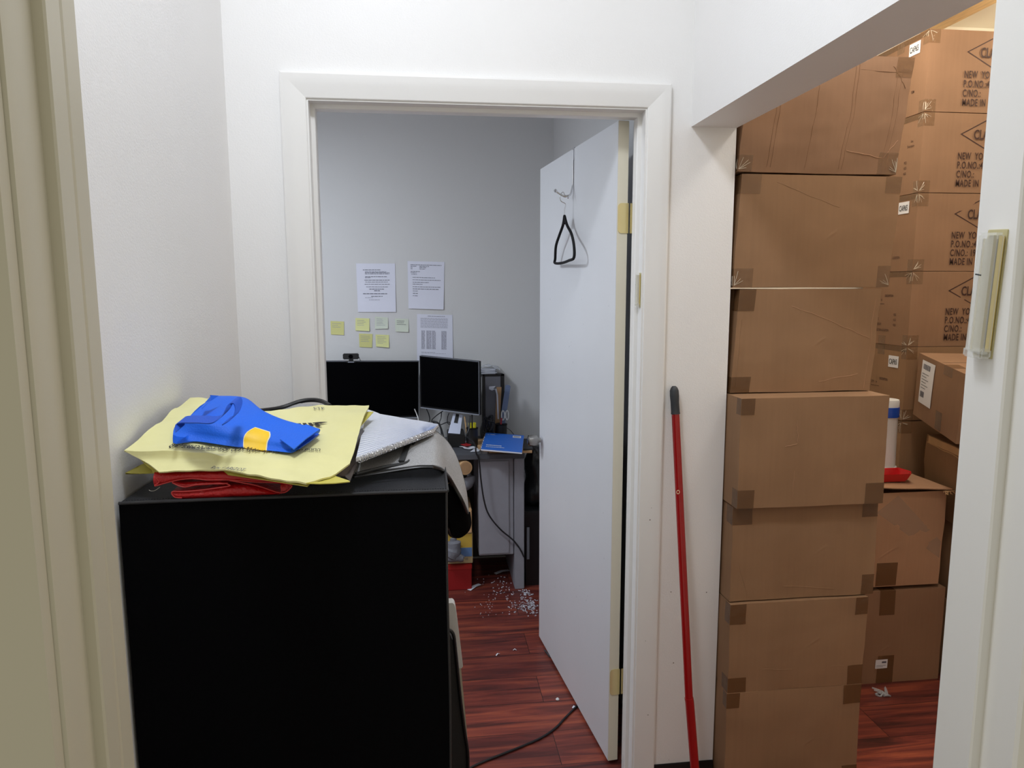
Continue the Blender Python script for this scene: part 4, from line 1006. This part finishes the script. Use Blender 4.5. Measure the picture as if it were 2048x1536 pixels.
# ------------------------------------------------------------------ desk and what is on it
desk = thing('desk', 'dark grey office desk with grey side panel against the back wall', 'desk', (-0.2, 3.9, 0))
DZ = 0.762
MB().box((-1.0, 3.665, DZ-0.028), (0.512, 4.145, DZ), 0.003).build('desktop', 'deskgrey', desk)
MB().box((0.266, 3.700, 0.190), (0.455, 4.10, DZ-0.029), 0.003).build('drawer_unit', 'greypanel', desk)
MB().box((0.266, 3.694, 0.200), (0.430, 3.700, DZ-0.045), 0.002).build('drawer_front', 'greypanel', desk)
MB().box((0.458, 3.672, 0.0), (0.510, 4.12, DZ-0.029), 0.003).build('side_panel', 'greypanel', desk)
MB().box((-0.98, 3.672, 0.0), (-0.95, 4.12, DZ-0.029), 0.003).build('side_panel', 'greypanel', desk)
MB().box((-0.95, 4.10, 0.03), (0.458, 4.115, DZ-0.029), 0.002).build('back_panel', 'blackplast', desk)

def monitor(label, TL, TR, BL, BR, thick, bezm, stand):
    c = (BL+BR)/2; xd = (BR-BL).normalized(); zd = Vector((0, 0, 1)); nd_ = Vector((xd.y, -xd.x, 0))
    t = thing('monitor', label, 'monitor', (c.x, c.y, DZ), 'monitors on the desk')
    def quad(a, b, c_, d, t0, t1, nm, m_):
        vs = [p+nd_*t0 for p in (a, b, c_, d)]+[p+nd_*t1 for p in (a, b, c_, d)]
        MB().add(vs, [[0, 1, 2, 3], [7, 6, 5, 4], [0, 4, 5, 1], [1, 5, 6, 2], [2, 6, 7, 3], [3, 7, 4, 0]]).build(nm, m_, t, smooth=False)
    quad(BL, BR, TR, TL, 0.0, -thick, 'housing', bezm)
    up_ = (TL-BL).normalized(); k = 0.007
    quad(BL+xd*k+up_*0.016, BR-xd*k+up_*0.016, TR-xd*k-up_*k, TL+xd*k-up_*k, 0.0015, 0.0, 'screen', 'screen')
    quad(BL, BR, BR+up_*0.006, BL+up_*0.006, 0.002, 0.0, 'chin', 'silver')
    quad(TL-up_*0.002, TR-up_*0.002, TR, TL, 0.002, 0.0, 'top_edge', 'silver')
    quad(BR-xd*0.002, BR, TR, TR-xd*0.002, 0.002, 0.0, 'side_edge', 'silver')
    return t, xd, nd_, c
y1 = 4.03
t1, xd1, nd1, c1_ = monitor('wide black monitor with webcam on top facing the doorway', Vector((-0.575, y1, P(653, 722, Y=y1).z)), P(838, 722, Y=y1), Vector((-0.575, y1, P(838, 836, Y=y1).z)), P(838, 836, Y=y1), 0.03, 'bezel', None)
t1['group'] = 'monitors on the desk'
MB().box((c1_.x-0.03, y1+0.03, DZ+0.008), (c1_.x+0.03, y1+0.045, 1.05)).build('stand_neck', 'blackplast', t1)
MB().box((c1_.x-0.11, y1-0.09, DZ), (c1_.x+0.11, y1+0.09, DZ+0.010), 0.003).build('stand_base', 'blackplast', t1)
a_, b_ = P(839, 711, Y=3.98), P(958, 723, Y=3.83); c_, d_ = P(840, 816, Y=3.98), P(956, 831, Y=3.83)
c_ = Vector((a_.x, a_.y, c_.z)); d_ = Vector((b_.x, b_.y, d_.z))
t2, xd2, nd2, c2_ = monitor('angled black monitor with silver stand right of the wide monitor', a_, b_, c_, d_, 0.03, 'bezel', None)
q1, q2 = P(907, 826, Y=3.93), P(925, 830, Y=3.92); q3, q4 = P(920, 868, Y=3.86), P(896, 866, Y=3.87)
MB().sheet([[q1, q2], [q1.lerp(q4, 0.5), q2.lerp(q3, 0.5)], [q4, q3]], 0.006).build('stand_neck', 'standsilver', t2)
s1, s2 = q1.lerp(q2, 0.3)+nd2*0.003, q1.lerp(q2, 0.65)+nd2*0.003; s3, s4 = q4.lerp(q3, 0.3).lerp(s1, 0.55)+nd2*0.002, q4.lerp(q3, 0.65).lerp(s2, 0.55)+nd2*0.002
MB().sheet([[s1, s2], [s3, s4]], 0.003).build('cable_slot', 'blackplast', t2)
bc = (q3+q4)/2
MB().box((bc.x-0.035, 3.85, DZ+0.001), (bc.x+0.060, 4.02, bc.z-0.004), 0.004).build('stand_base', 'blackplast', t2)
wc = thing('webcam', 'small black webcam clipped on top of the wide monitor', 'webcam', P(704, 722, Y=y1))
w0 = P(702, 714, Y=y1-0.005); 
MB().box((w0.x-0.043, y1-0.022, w0.z-0.012), (w0.x+0.043, y1+0.008, w0.z+0.020), 0.004).build('camera_body', 'blackplast', wc)
MB().lathe([(0, -0.006), (0.011, -0.006), (0.012, 0.0), (0, 0.0)], (w0.x, y1-0.022, w0.z+0.004), 'Y', 20).build('lens', 'screen', wc)
MB().box((w0.x-0.012, y1-0.01, w0.z-0.024), (w0.x+0.012, y1+0.006, w0.z-0.012), 0.002).box((w0.x-0.027, y1-0.014, w0.z-0.030), (w0.x+0.027, y1+0.012, w0.z-0.023), 0.002).build('clip', 'blackplast', wc)
MB().box((w0.x-0.017, y1-0.016, w0.z-0.030), (w0.x+0.017, y1-0.014, w0.z-0.025)).build('clip_badge', 'silver', wc)
MB().tube([(w0.x+0.043, y1, w0.z), (w0.x+0.048, y1+0.004, w0.z-0.018), (w0.x+0.052, y1+0.02, w0.z-0.034), (w0.x+0.052, y1+0.06, w0.z-0.14)], 0.0016, 6, 4).build('cable', 'cordblack', wc)

# black organiser box with grey front, papers on its top
ob = thing('desktop_cabinet', 'black upright box with grey front standing behind the pen cup', 'box', (0.385, 4.11, DZ))
yo = 4.078; zo = 1.138
MB().box((0.322, yo+0.004, DZ), (0.447, 4.144, zo), 0.003).build('shell', 'blackplast', ob)
MB().box((0.337, yo, DZ+0.01), (0.428, yo+0.006, zo-0.012), 0.002).build('front_panel', 'greyfront', ob)
MB().box((0.428, yo-0.002, DZ), (0.449, yo+0.01, zo+0.001), 0.001).box((0.324, yo-0.002, zo-0.010), (0.449, yo+0.01, zo+0.001), 0.001).box((0.324, yo-0.002, DZ), (0.334, yo+0.01, zo), 0.001).build('front_frame', 'blackplast', ob)
random.seed(9)
pb = MB()
for k in range(7):
    a = random.uniform(-0.12, 0.12); cxx = 0.352+random.uniform(-.01, .01); z = zo+0.002+k*0.0042
    mtx = Matrix.Translation((cxx, 4.112, z)) @ Matrix.Rotation(a, 4, 'Z')
    b_m = MB().box((-0.052, -0.028, 0), (0.05, 0.026, 0.0030)).xf(mtx); pb.add(b_m.v, b_m.f)
tag(pb.build('paper_pile', 'paper', smooth=False), 'small pile of loose papers on top of the black upright box', 'papers')
tag(MB().sheet(coons([(0.31, 4.135, zo+0.042), (0.37, 4.138, zo+0.055), (0.42, 4.135, zo+0.040)], [(0.31, 4.085, zo+0.038), (0.37, 4.08, zo+0.046), (0.43, 4.08, zo+0.016)], [(0.31, 4.085, zo+0.038), (0.31, 4.135, zo+0.042)], [(0.43, 4.08, zo+0.016), (0.42, 4.135, zo+0.040)], 14, 10, 0.010, 40), 0.001).build('plastic_sleeve', 'shine'), 'crumpled clear plastic bag on the paper pile', 'plastic bag')

# pen cups
def cup(label, cx_, cy_, r_, h_, m_='blackplast'):
    t = thing('pen_cup', label, 'pen cup', (cx_, cy_, DZ), 'pen cups on the desk')
    MB().lathe([(0, 0.0), (r_, 0), (r_, h_), (r_-0.002, h_), (r_-0.002, 0.004), (0, 0.004)], (cx_, cy_, DZ), n=24).build('cup_wall', m_, t)
    MB().lathe([(r_-0.0005, h_-0.006), (r_+0.0015, h_-0.005), (r_+0.0015, h_), (r_-0.0005, h_+0.001)], (cx_, cy_, DZ), n=24).build('rim', 'bezel', t)
    return t
cA = cup('black mesh pen cup holding yellow highlighters under the angled monitor', 0.245, 3.87, 0.032, 0.105, 'blackplast')
cB = cup('black pen cup holding ruler and scissors by the blue notebook', 0.424, 4.030, 0.034, 0.092)
for k, (dx, dy) in enumerate(((-0.010, -0.008), (0.012, -0.006))):
    t = thing('highlighter', ['yellow highlighter pen at left in the mesh pen cup', 'yellow highlighter pen at right in the mesh pen cup'][k], 'highlighter', (0.245+dx, 3.87+dy, DZ+0.01), 'highlighters in the pen cup')
    MB().tube([(0.245+dx, 3.87+dy, DZ+0.01), (0.245+dx*1.1, 3.87+dy, DZ+0.10)], 0.008, 12).build('barrel', 'hiyellow', t)
    MB().tube([(0.245+dx*1.1, 3.87+dy, DZ+0.10), (0.245+dx*1.15, 3.87+dy, DZ+0.132), (0.245+dx*1.15, 3.87+dy, DZ+0.135)], [0.0092, 0.0088, 0.006], 12).build('cap', 'hiyellow', t)
pn = [((-0.022, 0.0), (-0.040, 0.02, 0.165), 'manila', 'wooden pencil leaning left in the mesh pen cup'), ((0.0, 0.012), (0.002, 0.02, 0.175), 'blackplast', 'black pen upright behind the highlighters')]
for (dx, dy), (ex, ey, ez), m_, lb in pn:
    tag(MB().tube([(0.245+dx, 3.87+dy, DZ+0.01), (0.245+ex, 3.87+ey, DZ+ez)], 0.0038, 8).build('pen', m_), lb, 'pen')
r0, r1_ = Vector((0.418, 4.030, DZ+0.01)), P(1016, 772, Y=4.050)
rd_ = (r1_-r0).normalized(); rs = rd_.cross(Vector((0, 1, 0))).normalized()*0.0155
MB_r = MB().sheet([[r0-rs, r0+rs], [r1_-rs, r1_+rs], [r1_-rs*0.5+rd_*0.006, r1_+rs*0.5+rd_*0.006]], 0.0025)
tag(MB_r.build('ruler', 'rulerblue'), 'translucent blue ruler leaning right out of the pen cup', 'ruler')
sc = thing('scissors', 'scissors with clear white handles standing in the pen cup', 'scissors', (0.437, 4.03, DZ+0.01))
s0 = P(1006, 850, Y=4.030); s1 = P(1013, 815, Y=4.030)
MB().tube([Vector((0.430, 4.030, DZ+0.012)), s0], [0.001, 0.005], 6).build('blade', 'chrome', sc)
for dx in (-0.011, 0.012):
    cpt = s0.lerp(s1, 0.55)+Vector((dx, 0, 0)); pts = [cpt+Vector((0.009*math.cos(a*math.pi/6), 0, 0.028*math.sin(a*math.pi/6))) for a in range(13)]
    MB().tube(pts, 0.0036, 8).build('handle', 'whitepl', sc)
tag(MB().tube([Vector((0.425, 4.010, DZ+0.012)), P(1002, 846, Y=4.008), P(1003, 836, Y=4.008)], [0.004, 0.005, 0.005], 10).build('marker', 'redprint'), 'red capped marker standing in front of the scissors', 'marker')
en = thing('envelope', 'brown envelope with white sheet standing against the black upright box', 'envelope', P(995, 860, Y=4.07))
MB().sheet([[P(989, 878, Y=4.068), P(998, 878, Y=4.068)], [P(993, 774, Y=4.073), P(1003, 774, Y=4.073)]], 0.003).build('envelope_body', 'kraft', en)
MB().sheet([[P(995, 838, Y=4.060), P(998, 838, Y=4.060)], [P(993, 790, Y=4.060), P(996, 790, Y=4.060)], [P(990, 778, Y=4.060), P(993, 777, Y=4.060)], [P(978, 778, Y=4.050), P(984, 781, Y=4.050)], [P(978, 773, Y=4.050), P(991, 772, Y=4.060)]], 0.001).build('white_sheet', 'paper', en)
cbm = MB(); random.seed(31)
cc = Vector((0.345, 4.00, DZ+0.062))
for k in range(7):
    pts = [cc+Vector((random.uniform(-.035, .035), random.uniform(-.02, .02), random.uniform(-.055, .085))) for _ in range(6)]
    cbm.tube(pts, 0.0038, 7, 5)
tag(cbm.build('coiled_cable', 'cordblack'), 'tangled black cable bundle between the two pen cups', 'cable')
cb2 = thing('camera_strap', 'black pouch heaped under the angled monitor by the pen cups', 'pouch', (0.335, 4.04, DZ))
MB().tube([(0.335, 4.045, DZ), (0.335, 4.045, DZ+0.05), (0.34, 4.045, DZ+0.09), (0.352, 4.045, DZ+0.12)], [0.030, 0.032, 0.028, 0.012], 14, 3).build('pouch_body', 'slate', cb2)

# loose cables behind monitor 2
def cable(label, pts, r_=0.0028, m_='cordblack', name='cable', group=None):
    return tag(MB().tube(pts, r_, 8, 6).build(name, m_), label, 'cable', group)
cable('black cable looping from the desk under the left of the angled monitor', [P(853, 818, Y=4.05), P(858, 830, Y=4.05), P(859, 842, Y=4.05), P(850, 848, Y=4.04), P(838, 846, Y=4.0), Vector((-0.04, 3.98, DZ+0.004))])
cable('black monitor cable fanning down left of the silver stand', [P(886, 822, Y=4.0), P(872, 832, Y=4.0), P(864, 842, Y=4.0), P(878, 850, Y=4.0), P(900, 846, Y=3.98), Vector((0.13, 3.96, DZ+0.004))])
cable('black power cable dropping beside the silver stand', [P(883, 824, Y=3.99), P(882, 836, Y=3.97), P(879, 846, Y=3.96), P(884, 860, Y=3.93), Vector((0.10, 3.90, DZ+0.004))])
cable('thin black cable crossing behind the silver stand', [P(898, 826, Y=4.0), P(895, 836, Y=4.0), P(897, 848, Y=4.0), P(915, 852, Y=3.99), Vector((0.165, 3.98, DZ+0.003))], 0.0022)
cable('white cable end poking up behind the open notebook', [P(829, 818, Y=3.9), P(834, 830, Y=3.9), P(837, 842, Y=3.88), Vector((-0.035, 3.86, DZ+0.004))], 0.0030, 'whitepl')
cable('thick black cables bunched behind the notebook corner', [P(862, 842, Y=3.86), P(876, 846, Y=3.85), P(882, 858, Y=3.84), P(884, 872, Y=3.80), Vector((0.09, 3.80, DZ+0.006))], 0.005)
hangc = [P(940, 832, Y=3.84), P(938, 858, Y=3.82), P(933, 872, Y=3.80), P(945, 882, Y=3.74), P(951, 893, Y=3.66), P(952, 905, Y=3.655), P(958, 920, Y=3.655), P(962, 960, Y=3.655), P(968, 1000, Y=3.655), P(978, 1030, Y=3.655), P(1000, 1058, Y=3.655), P(1026, 1080, Y=3.655), P(1040, 1098, Y=3.655), P(1048, 1114, Y=3.655)]
cable('long black power cord hanging off the desk across the grey panel', hangc, 0.0042)
tag(MB().tube([P(1014, 856, Y=4.02), P(1022, 862, Y=4.0), P(1028, 872, Y=3.97), Vector((0.47, 3.95, DZ+0.003))], 0.002, 6, 5).build('cable', 'cordblack'), 'short thin black cable right of the pen cup near the wall', 'cable')

# desktop litter
lit = thing('snack_wrapper', 'crumpled red and white wrapper on the desk edge', 'wrapper', P(925, 890, Z=DZ))
MB().sheet(coons([P(915, 882, Z=DZ+0.012), P(935, 880, Z=DZ+0.014), P(950, 886, Z=DZ+0.010)], [P(915, 892, Z=DZ+0.004), P(932, 898, Z=DZ+0.006), P(952, 898, Z=DZ+0.004)], [P(915, 892, Z=DZ+0.004), P(915, 882, Z=DZ+0.012)], [P(952, 898, Z=DZ+0.004), P(950, 886, Z=DZ+0.010)], 14, 8, 0.008, 30), 0.001).build('wrapper_sheet', 'paper', lit)
MB().sheet([[P(920, 888, Z=DZ+0.018), P(932, 885, Z=DZ+0.020), P(944, 888, Z=DZ+0.018)], [P(924, 890, Z=DZ+0.018), P(932, 892, Z=DZ+0.019), P(940, 891, Z=DZ+0.018)]], 0.001).build('red_print', 'redprint', lit)
tag(MB().box(P(903, 882, Z=DZ)+Vector((0, 0, 0)), P(913, 878, Z=DZ)+Vector((0, 0.01, 0.008)), 0.002).build('eraser', 'paper'), 'small white eraser lying beside the monitor stand', 'eraser')
tag(MB().sheet([[P(940, 904, Z=DZ+0.003), P(958, 903, Z=DZ+0.003)], [P(950, 896, Z=DZ+0.003), P(962, 897, Z=DZ+0.003)]], 0.001).build('paper_slip', 'paper'), 'white paper slip at the desk front edge beside folders', 'paper')

def slab(name, label, cat, c4, h_, m_, group=None, bev=0.0):
    """flat book-like slab from four base corners (front-left, front-right, back-right, back-left)"""
    t = thing(name, label, cat, (c4[0]+c4[2])/2, group)
    vs = [Vector(p) for p in c4]+[Vector(p)+Vector((0, 0, h_)) for p in c4]
    return t, MB().add(vs, [[3, 2, 1, 0], [4, 5, 6, 7], [0, 1, 5, 4], [1, 2, 6, 5], [2, 3, 7, 6], [3, 0, 4, 7]])
z0 = DZ+0.001
t, m_ = slab('folder', 'brown cardboard folder at the bottom of the pile under the blue notebook', 'folder', [P(978, 906, Z=z0), P(1064, 906, Z=z0), P(1064, 886, Z=z0), P(985, 884, Z=z0)], 0.010, 'manila', 'folders on desk'); m_.build('cover', 'manila', t, smooth=False)
c4f = [P(1000, 903, Z=z0+0.011), P(1066, 900, Z=z0+0.011), P(1058, 880, Z=z0+0.011), P(1000, 880, Z=z0+0.011)]
t, m_ = slab('folder', 'black folder poking out right of the blue notebook', 'folder', c4f, 0.008, 'slate', 'folders on desk'); m_.build('cover', 'slate', t, smooth=False)
t, m_ = slab('folder', 'manila folder in the middle of the pile under the blue notebook', 'folder', [P(968, 903, Z=z0+0.020), P(1046, 907, Z=z0+0.020), P(1046, 878, Z=z0+0.020), P(976, 876, Z=z0+0.020)], 0.018, 'kraft', 'folders on desk'); m_.build('cover', 'kraft', t, smooth=False)
t, m_ = slab('booklet', 'colourful booklet edge left of the blue notebook', 'booklet', [P(956, 899, Z=z0+0.0), P(975, 904, Z=z0+0.0), P(976, 880, Z=z0), P(952, 880, Z=z0)], 0.008, 'manila'); m_.build('pages', 'manila', t, smooth=False)
zn = z0+0.040
n4 = [P(962, 901, Z=zn), P(1044, 908, Z=zn), P(1048, 874, Z=zn), P(972, 868, Z=zn)]
t, m_ = slab('notebook', 'blue spiral notebook lying on folders beside the door knob', 'notebook', n4, 0.007, 'paper'); m_.build('pages', 'paper', t, smooth=False)
n5 = [p+Vector((0, 0, 0.0072)) for p in n4]
vs = n5+[p+Vector((0, 0, 0.0018)) for p in n5]
MB().add(vs, [[3, 2, 1, 0], [4, 5, 6, 7], [0, 1, 5, 4], [1, 2, 6, 5], [2, 3, 7, 6], [3, 0, 4, 7]]).build('front_cover', 'bluenote', t, smooth=False)
tp = vs[4:]
def on(u, v, dz=0.0006): return (1-v)*((1-u)*tp[0]+u*tp[1])+v*((1-u)*tp[3]+u*tp[2])+Vector((0, 0, dz))
MB().grid([[on(0.72, 0.80), on(0.93, 0.80)], [on(0.72, 0.93), on(0.93, 0.93)]]).build('barcode_sticker', 'labelw', t, smooth=False)
bar = MB()
for k in range(8): bar.grid([[on(0.745+k*0.02, 0.83, 0.001), on(0.755+k*0.02, 0.83, 0.001)], [on(0.745+k*0.02, 0.90, 0.001), on(0.755+k*0.02, 0.90, 0.001)]])
bar.build('barcode', 'ink', t, smooth=False)
ln = MB()
for (u0, u1, v, h_) in ((0.06, 0.10, 0.87, 0.03), (0.13, 0.26, 0.875, 0.022), (0.10, 0.48, 0.22, 0.035), (0.10, 0.56, 0.135, 0.022)):
    x = u0
    while x < u1:
        w_ = random.uniform(0.02, 0.06); ln.grid([[on(x, v), on(min(u1, x+w_), v)], [on(x, v+h_), on(min(u1, x+w_), v+h_)]]); x += w_+0.008
ln.build('cover_print', 'paper', t, smooth=False)
cm = MB(); pts = []
for k in range(26*8):
    q_ = k/(26*8); a = 2*math.pi*k/8; p = tp[0].lerp(tp[3], q_)+Vector((-0.002+0.004*math.cos(a), 0, -0.004+0.005*math.sin(a))); pts.append(p)
cm.tube(pts, 0.0007, 5).build('wire_spiral', 'wire', t)

# ------------------------------------------------------------------ under and beside the desk
def cart(label, a, b, m_, name='cardboard_box', cat='box', group=None, rot=0):
    t = thing(name, label, cat, ((a[0]+b[0])/2, (a[1]+b[1])/2, a[2]), group)
    mtx = Matrix.Translation(t.location) @ Matrix.Rotation(math.radians(rot), 4, 'Z') @ Matrix.Translation(-t.location)
    MB().box(a, b, 0.003).xf(mtx).build('box_body', m_, t); return t, mtx
rx = 0.232
t, mt_ = cart('red storage box on the floor under the desk', (-0.12, 3.700, 0.0), (rx-0.008, 3.95, 0.140), mat('red_card', L(150, 24, 26), 0.5), 'storage_box')
MB().box((-0.122, 3.697, 0.118), (rx-0.006, 3.952, 0.142), 0.002).build('lid', mat('red_lid', L(168, 30, 28), 0.5), t)
t, mt_ = cart('yellow and blue printed carton on top of the red storage box', (-0.10, 3.715, 0.145), (rx, 3.94, 0.318), mat('cream_card', L(190, 172, 128), 0.55))
MB().box((0.10, 3.7135, 0.205), (rx-0.004, 3.7145, 0.312)).build('yellow_print', 'yelprint', t, smooth=False)
MB().box((0.10, 3.712, 0.185), (rx-0.004, 3.7134, 0.235)).build('blue_print', 'blueprint', t, smooth=False)
text_mb('100', 0.018, (rx-0.045, 3.7130, 0.165), (1, 0, 0), (0, 0, 1), 0.7, 0.005, off=0.0).build('printed_text', 'greyink', t, smooth=False)
t, mt_ = cart('plain tan carton on top of the printed carton under the desk', (-0.08, 3.702, 0.320), (rx-0.004, 3.94, 0.452), 'manila')
t, mt_ = cart('reddish brown carton tilted on top of the tan carton', (-0.06, 3.72, 0.457), (rx-0.03, 3.92, 0.545), 'kraft')
ct = thing('clothing_bundle', 'grey cloth bundle bulging in front of the printed carton', 'cloth', (0.14, 3.68, 0.20))
MB().tube([(0.10, 3.675, 0.20), (0.12, 3.672, 0.235), (0.128, 3.672, 0.275), (0.125, 3.674, 0.305)], [0.030, 0.046, 0.038, 0.018], 18, 4).build('cloth_fold', 'greycloth', ct)
MB().tube([(0.08, 3.670, 0.195), (0.13, 3.664, 0.205), (0.165, 3.668, 0.196), (0.18, 3.675, 0.20)], [0.020, 0.026, 0.022, 0.010], 14, 4).build('cloth_fold', 'greycloth', ct)
tag(MB().tube([(0.17, 3.76, 0.56), (0.205, 3.745, 0.585), (0.222, 3.74, 0.612), (0.215, 3.75, 0.64)], [0.020, 0.034, 0.030, 0.012], 16, 4).build('cloth_bundle', 'greycloth'), 'light grey cloth bundle tucked beside the drawer unit', 'cloth')
tb0, tb1 = Vector((0.196, 3.66, 0.692)), Vector((0.150, 3.80, 0.692))
tm = MB().tube([tb1, tb0], 0.037, 24)
tt = tag(tm.build('cardboard_tube', 'manila'), 'tan cardboard tube end sticking out below the desk front', 'tube')
dd = (tb0-tb1).normalized()
tb = MB().tube([tb0+dd*0.0005, tb0+dd*0.001], 0.030, 24).build('tube_hollow', 'kraft', tt)
# right of desk: bin bag, tall dark case
gb = thing('bin_bag', 'crumpled black bin bag hanging between desk side and the door', 'bag', (0.60, 3.80, 0.40))
rings_ = []
for k in range(13):
    z = 0.44+0.32*k/12; rr_ = 0.075+0.012*math.sin(k*0.9)-0.03*(k/12)**2
    rings_.append([Vector((0.600+rr_*0.95*math.cos(2*math.pi*i/28)*(1+0.10*math.sin(7*2*math.pi*i/28+k)), 3.84+rr_*math.sin(2*math.pi*i/28)*(1+0.12*math.sin(5*2*math.pi*i/28+k*0.7)), z)) for i in range(28)])
MB().loft(rings_).build('bag_film', 'garbage', gb, angle=80)
tc_ = thing('trash_bin', 'tall black bin with grey strip standing between desk and door', 'bin', (0.60, 3.8, 0))
MB().loft([[Vector((0.598+x*s_, 3.82+y*s_, z)) for x, y in ((-0.082, -0.12), (0.082, -0.12), (0.082, 0.12), (-0.082, 0.12))] for s_, z in ((0.88, 0), (1.0, 0.40), (1.03, 0.41), (1.03, 0.43), (0.96, 0.43))]).build('bin_body', 'blackplast', tc_, angle=30)
MB().box((0.527, 3.692, 0.16), (0.541, 3.698, 0.34)).build('grey_strip', 'greycloth', tc_)

# paper crumbs
cr = MB(); random.seed(77)
def crumb(x, y, s_):
    a = random.uniform(0, math.pi); l = s_*random.uniform(0.6, 1.8); w_ = s_*0.35
    c_, d_ = math.cos(a), math.sin(a); zz = random.uniform(0.0005, 0.004)
    p = [(x-c_*l-d_*w_, y-d_*l+c_*w_), (x+c_*l-d_*w_, y+d_*l+c_*w_), (x+c_*l+d_*w_, y+d_*l-c_*w_), (x-c_*l+d_*w_, y-d_*l-c_*w_)]
    cr.add([(q_[0], q_[1], zz*random.uniform(.3, 1)) for q_ in p]+[(q_[0], q_[1], zz+0.0015) for q_ in p], [[3, 2, 1, 0], [4, 5, 6, 7], [0, 1, 5, 4], [1, 2, 6, 5], [2, 3, 7, 6], [3, 0, 4, 7]])
cents = [(1060, 1212, 8, 9, 80, 0.0040), (1045, 1205, 12, 12, 40, 0.0038), (1052, 1183, 8, 6, 28, 0.005), (1015, 1187, 12, 10, 26, 0.003), (980, 1213, 14, 12, 28, 0.002), (1000, 1165, 14, 8, 18, 0.0032), (1025, 1215, 5, 9, 12, 0.003), (975, 1170, 30, 20, 16, 0.0025)]
for x, y, sx, sy, n_, s_ in cents:
    for _ in range(n_):
        px, py = random.gauss(x, sx), random.gauss(y, sy)
        if px > 1076 or py < 1150: continue
        p = P(px, py, Z=0.001)
        if p.x > 0.452 and p.y > 3.66: continue
        if p.x < rx+0.01 and p.y > 3.69: continue
        if p.x > 0.45 and p.x < 0.52 and 3.66 < p.y: continue
        crumb(p.x, p.y, s_)
tag(cr.build('paper_shreds', 'paper', smooth=False), 'scattered white paper shreds on the red floor by the desk', 'litter', kind='stuff')
def strip(label, a, b, w_):
    A_, B2 = P(*a, Z=0.003), P(*b, Z=0.003); d_ = (B2-A_).normalized(); s_ = Vector((-d_.y, d_.x, 0))*w_
    return tag(MB().sheet([[A_-s_, A_+s_], [(A_+B2)/2-s_+Vector((0, 0, .006)), (A_+B2)/2+s_+Vector((0, 0, .006))], [B2-s_, B2+s_]], 0.001).build('paper_strip', 'paper'), label, 'paper', 'paper strips on the office floor')
strip('white paper strip lying in front of the red storage box', (938, 1180), (960, 1168), 0.012)
strip('torn white paper strip in the shadow under the drawer unit', (990, 1147), (1018, 1140), 0.012)
strip('short white paper bit on the floor mid doorway', (992, 1311), (999, 1307), 0.003)
strip('tiny white paper bit right of centre on the floorboards', (1026, 1300), (1033, 1300), 0.003)
strip('small white paper scrap by the door bottom above the cord', (1145, 1416), (1152, 1413), 0.004)
bead = tag(MB().lathe([(0, 0), (0.006, 0.0005), (0.0075, 0.004), (0.004, 0.0085), (0, 0.0095)], P(1115, 1400, Z=0.0), n=16).build('white_bead', 'plug'), 'small shiny white bead on the floor near the door', 'bead')
cordp = [P(1152, 1414, Z=0.005), P(1130, 1436, Z=0.005), P(1112, 1455, Z=0.005), P(1085, 1474, Z=0.005), P(1050, 1490, Z=0.005), P(1010, 1506, Z=0.005), P(975, 1520, Z=0.005), P(940, 1536, Z=0.005), Vector((0.02, 2.16, 0.005)), Vector((-0.10, 2.05, 0.005))]
tag(MB().tube([P(1160, 1408, Z=0.005)]+cordp, 0.0042, 10, 6).build('floor_cord', 'cordblack'), 'black cord running across the red floor under the door', 'cord')
tag(MB().tube([P(1089, 1300, Z=0.01), P(1094, 1306, Z=0.018), P(1099, 1314, Z=0.006)], 0.003, 8, 4).build('cable_clip', 'grip'), 'small dark clip on the floor at the door edge', 'clip')
# dark stored object behind the door seen in the gap
bd = thing('garment_bag', 'dark bag seen in the gap behind the open door', 'bag', (0.70, 2.7, 0))
rings_ = [[Vector((0.712+0.024*math.cos(2*math.pi*i/20), 2.85+0.30*math.sin(2*math.pi*i/20), z)) for i in range(20)] for z in (0.0, 0.1, 0.9, 1.0, 1.05)]
MB().loft(rings_).build('bag_body', 'garbage', bd, angle=60)

# small wall marks
mk = MB(); random.seed(15)
for (x, y) in ((1300, 1040), (1303, 1016), (1342, 1184), (1291, 1282), (1347, 1326), (1338, 1520), (1366, 1180), (1296, 1430), (1413, 1185)):
    p = P(x, y, Y=YW-0.0008); s_ = random.uniform(0.0008, 0.0018)
    if x < 1325: p = P(x, y, Y=YW-0.0205)
    mk.add([p+Vector((-s_, 0, -s_)), p+Vector((s_, 0, -s_*0.6)), p+Vector((s_*0.8, 0, s_*1.4)), p+Vector((-s_, 0, s_))], [[0, 1, 2, 3]])
struct(mk.build('trim_wall_scuffs', mat('scuff_dark', L(120, 112, 104), 0.7), smooth=False))
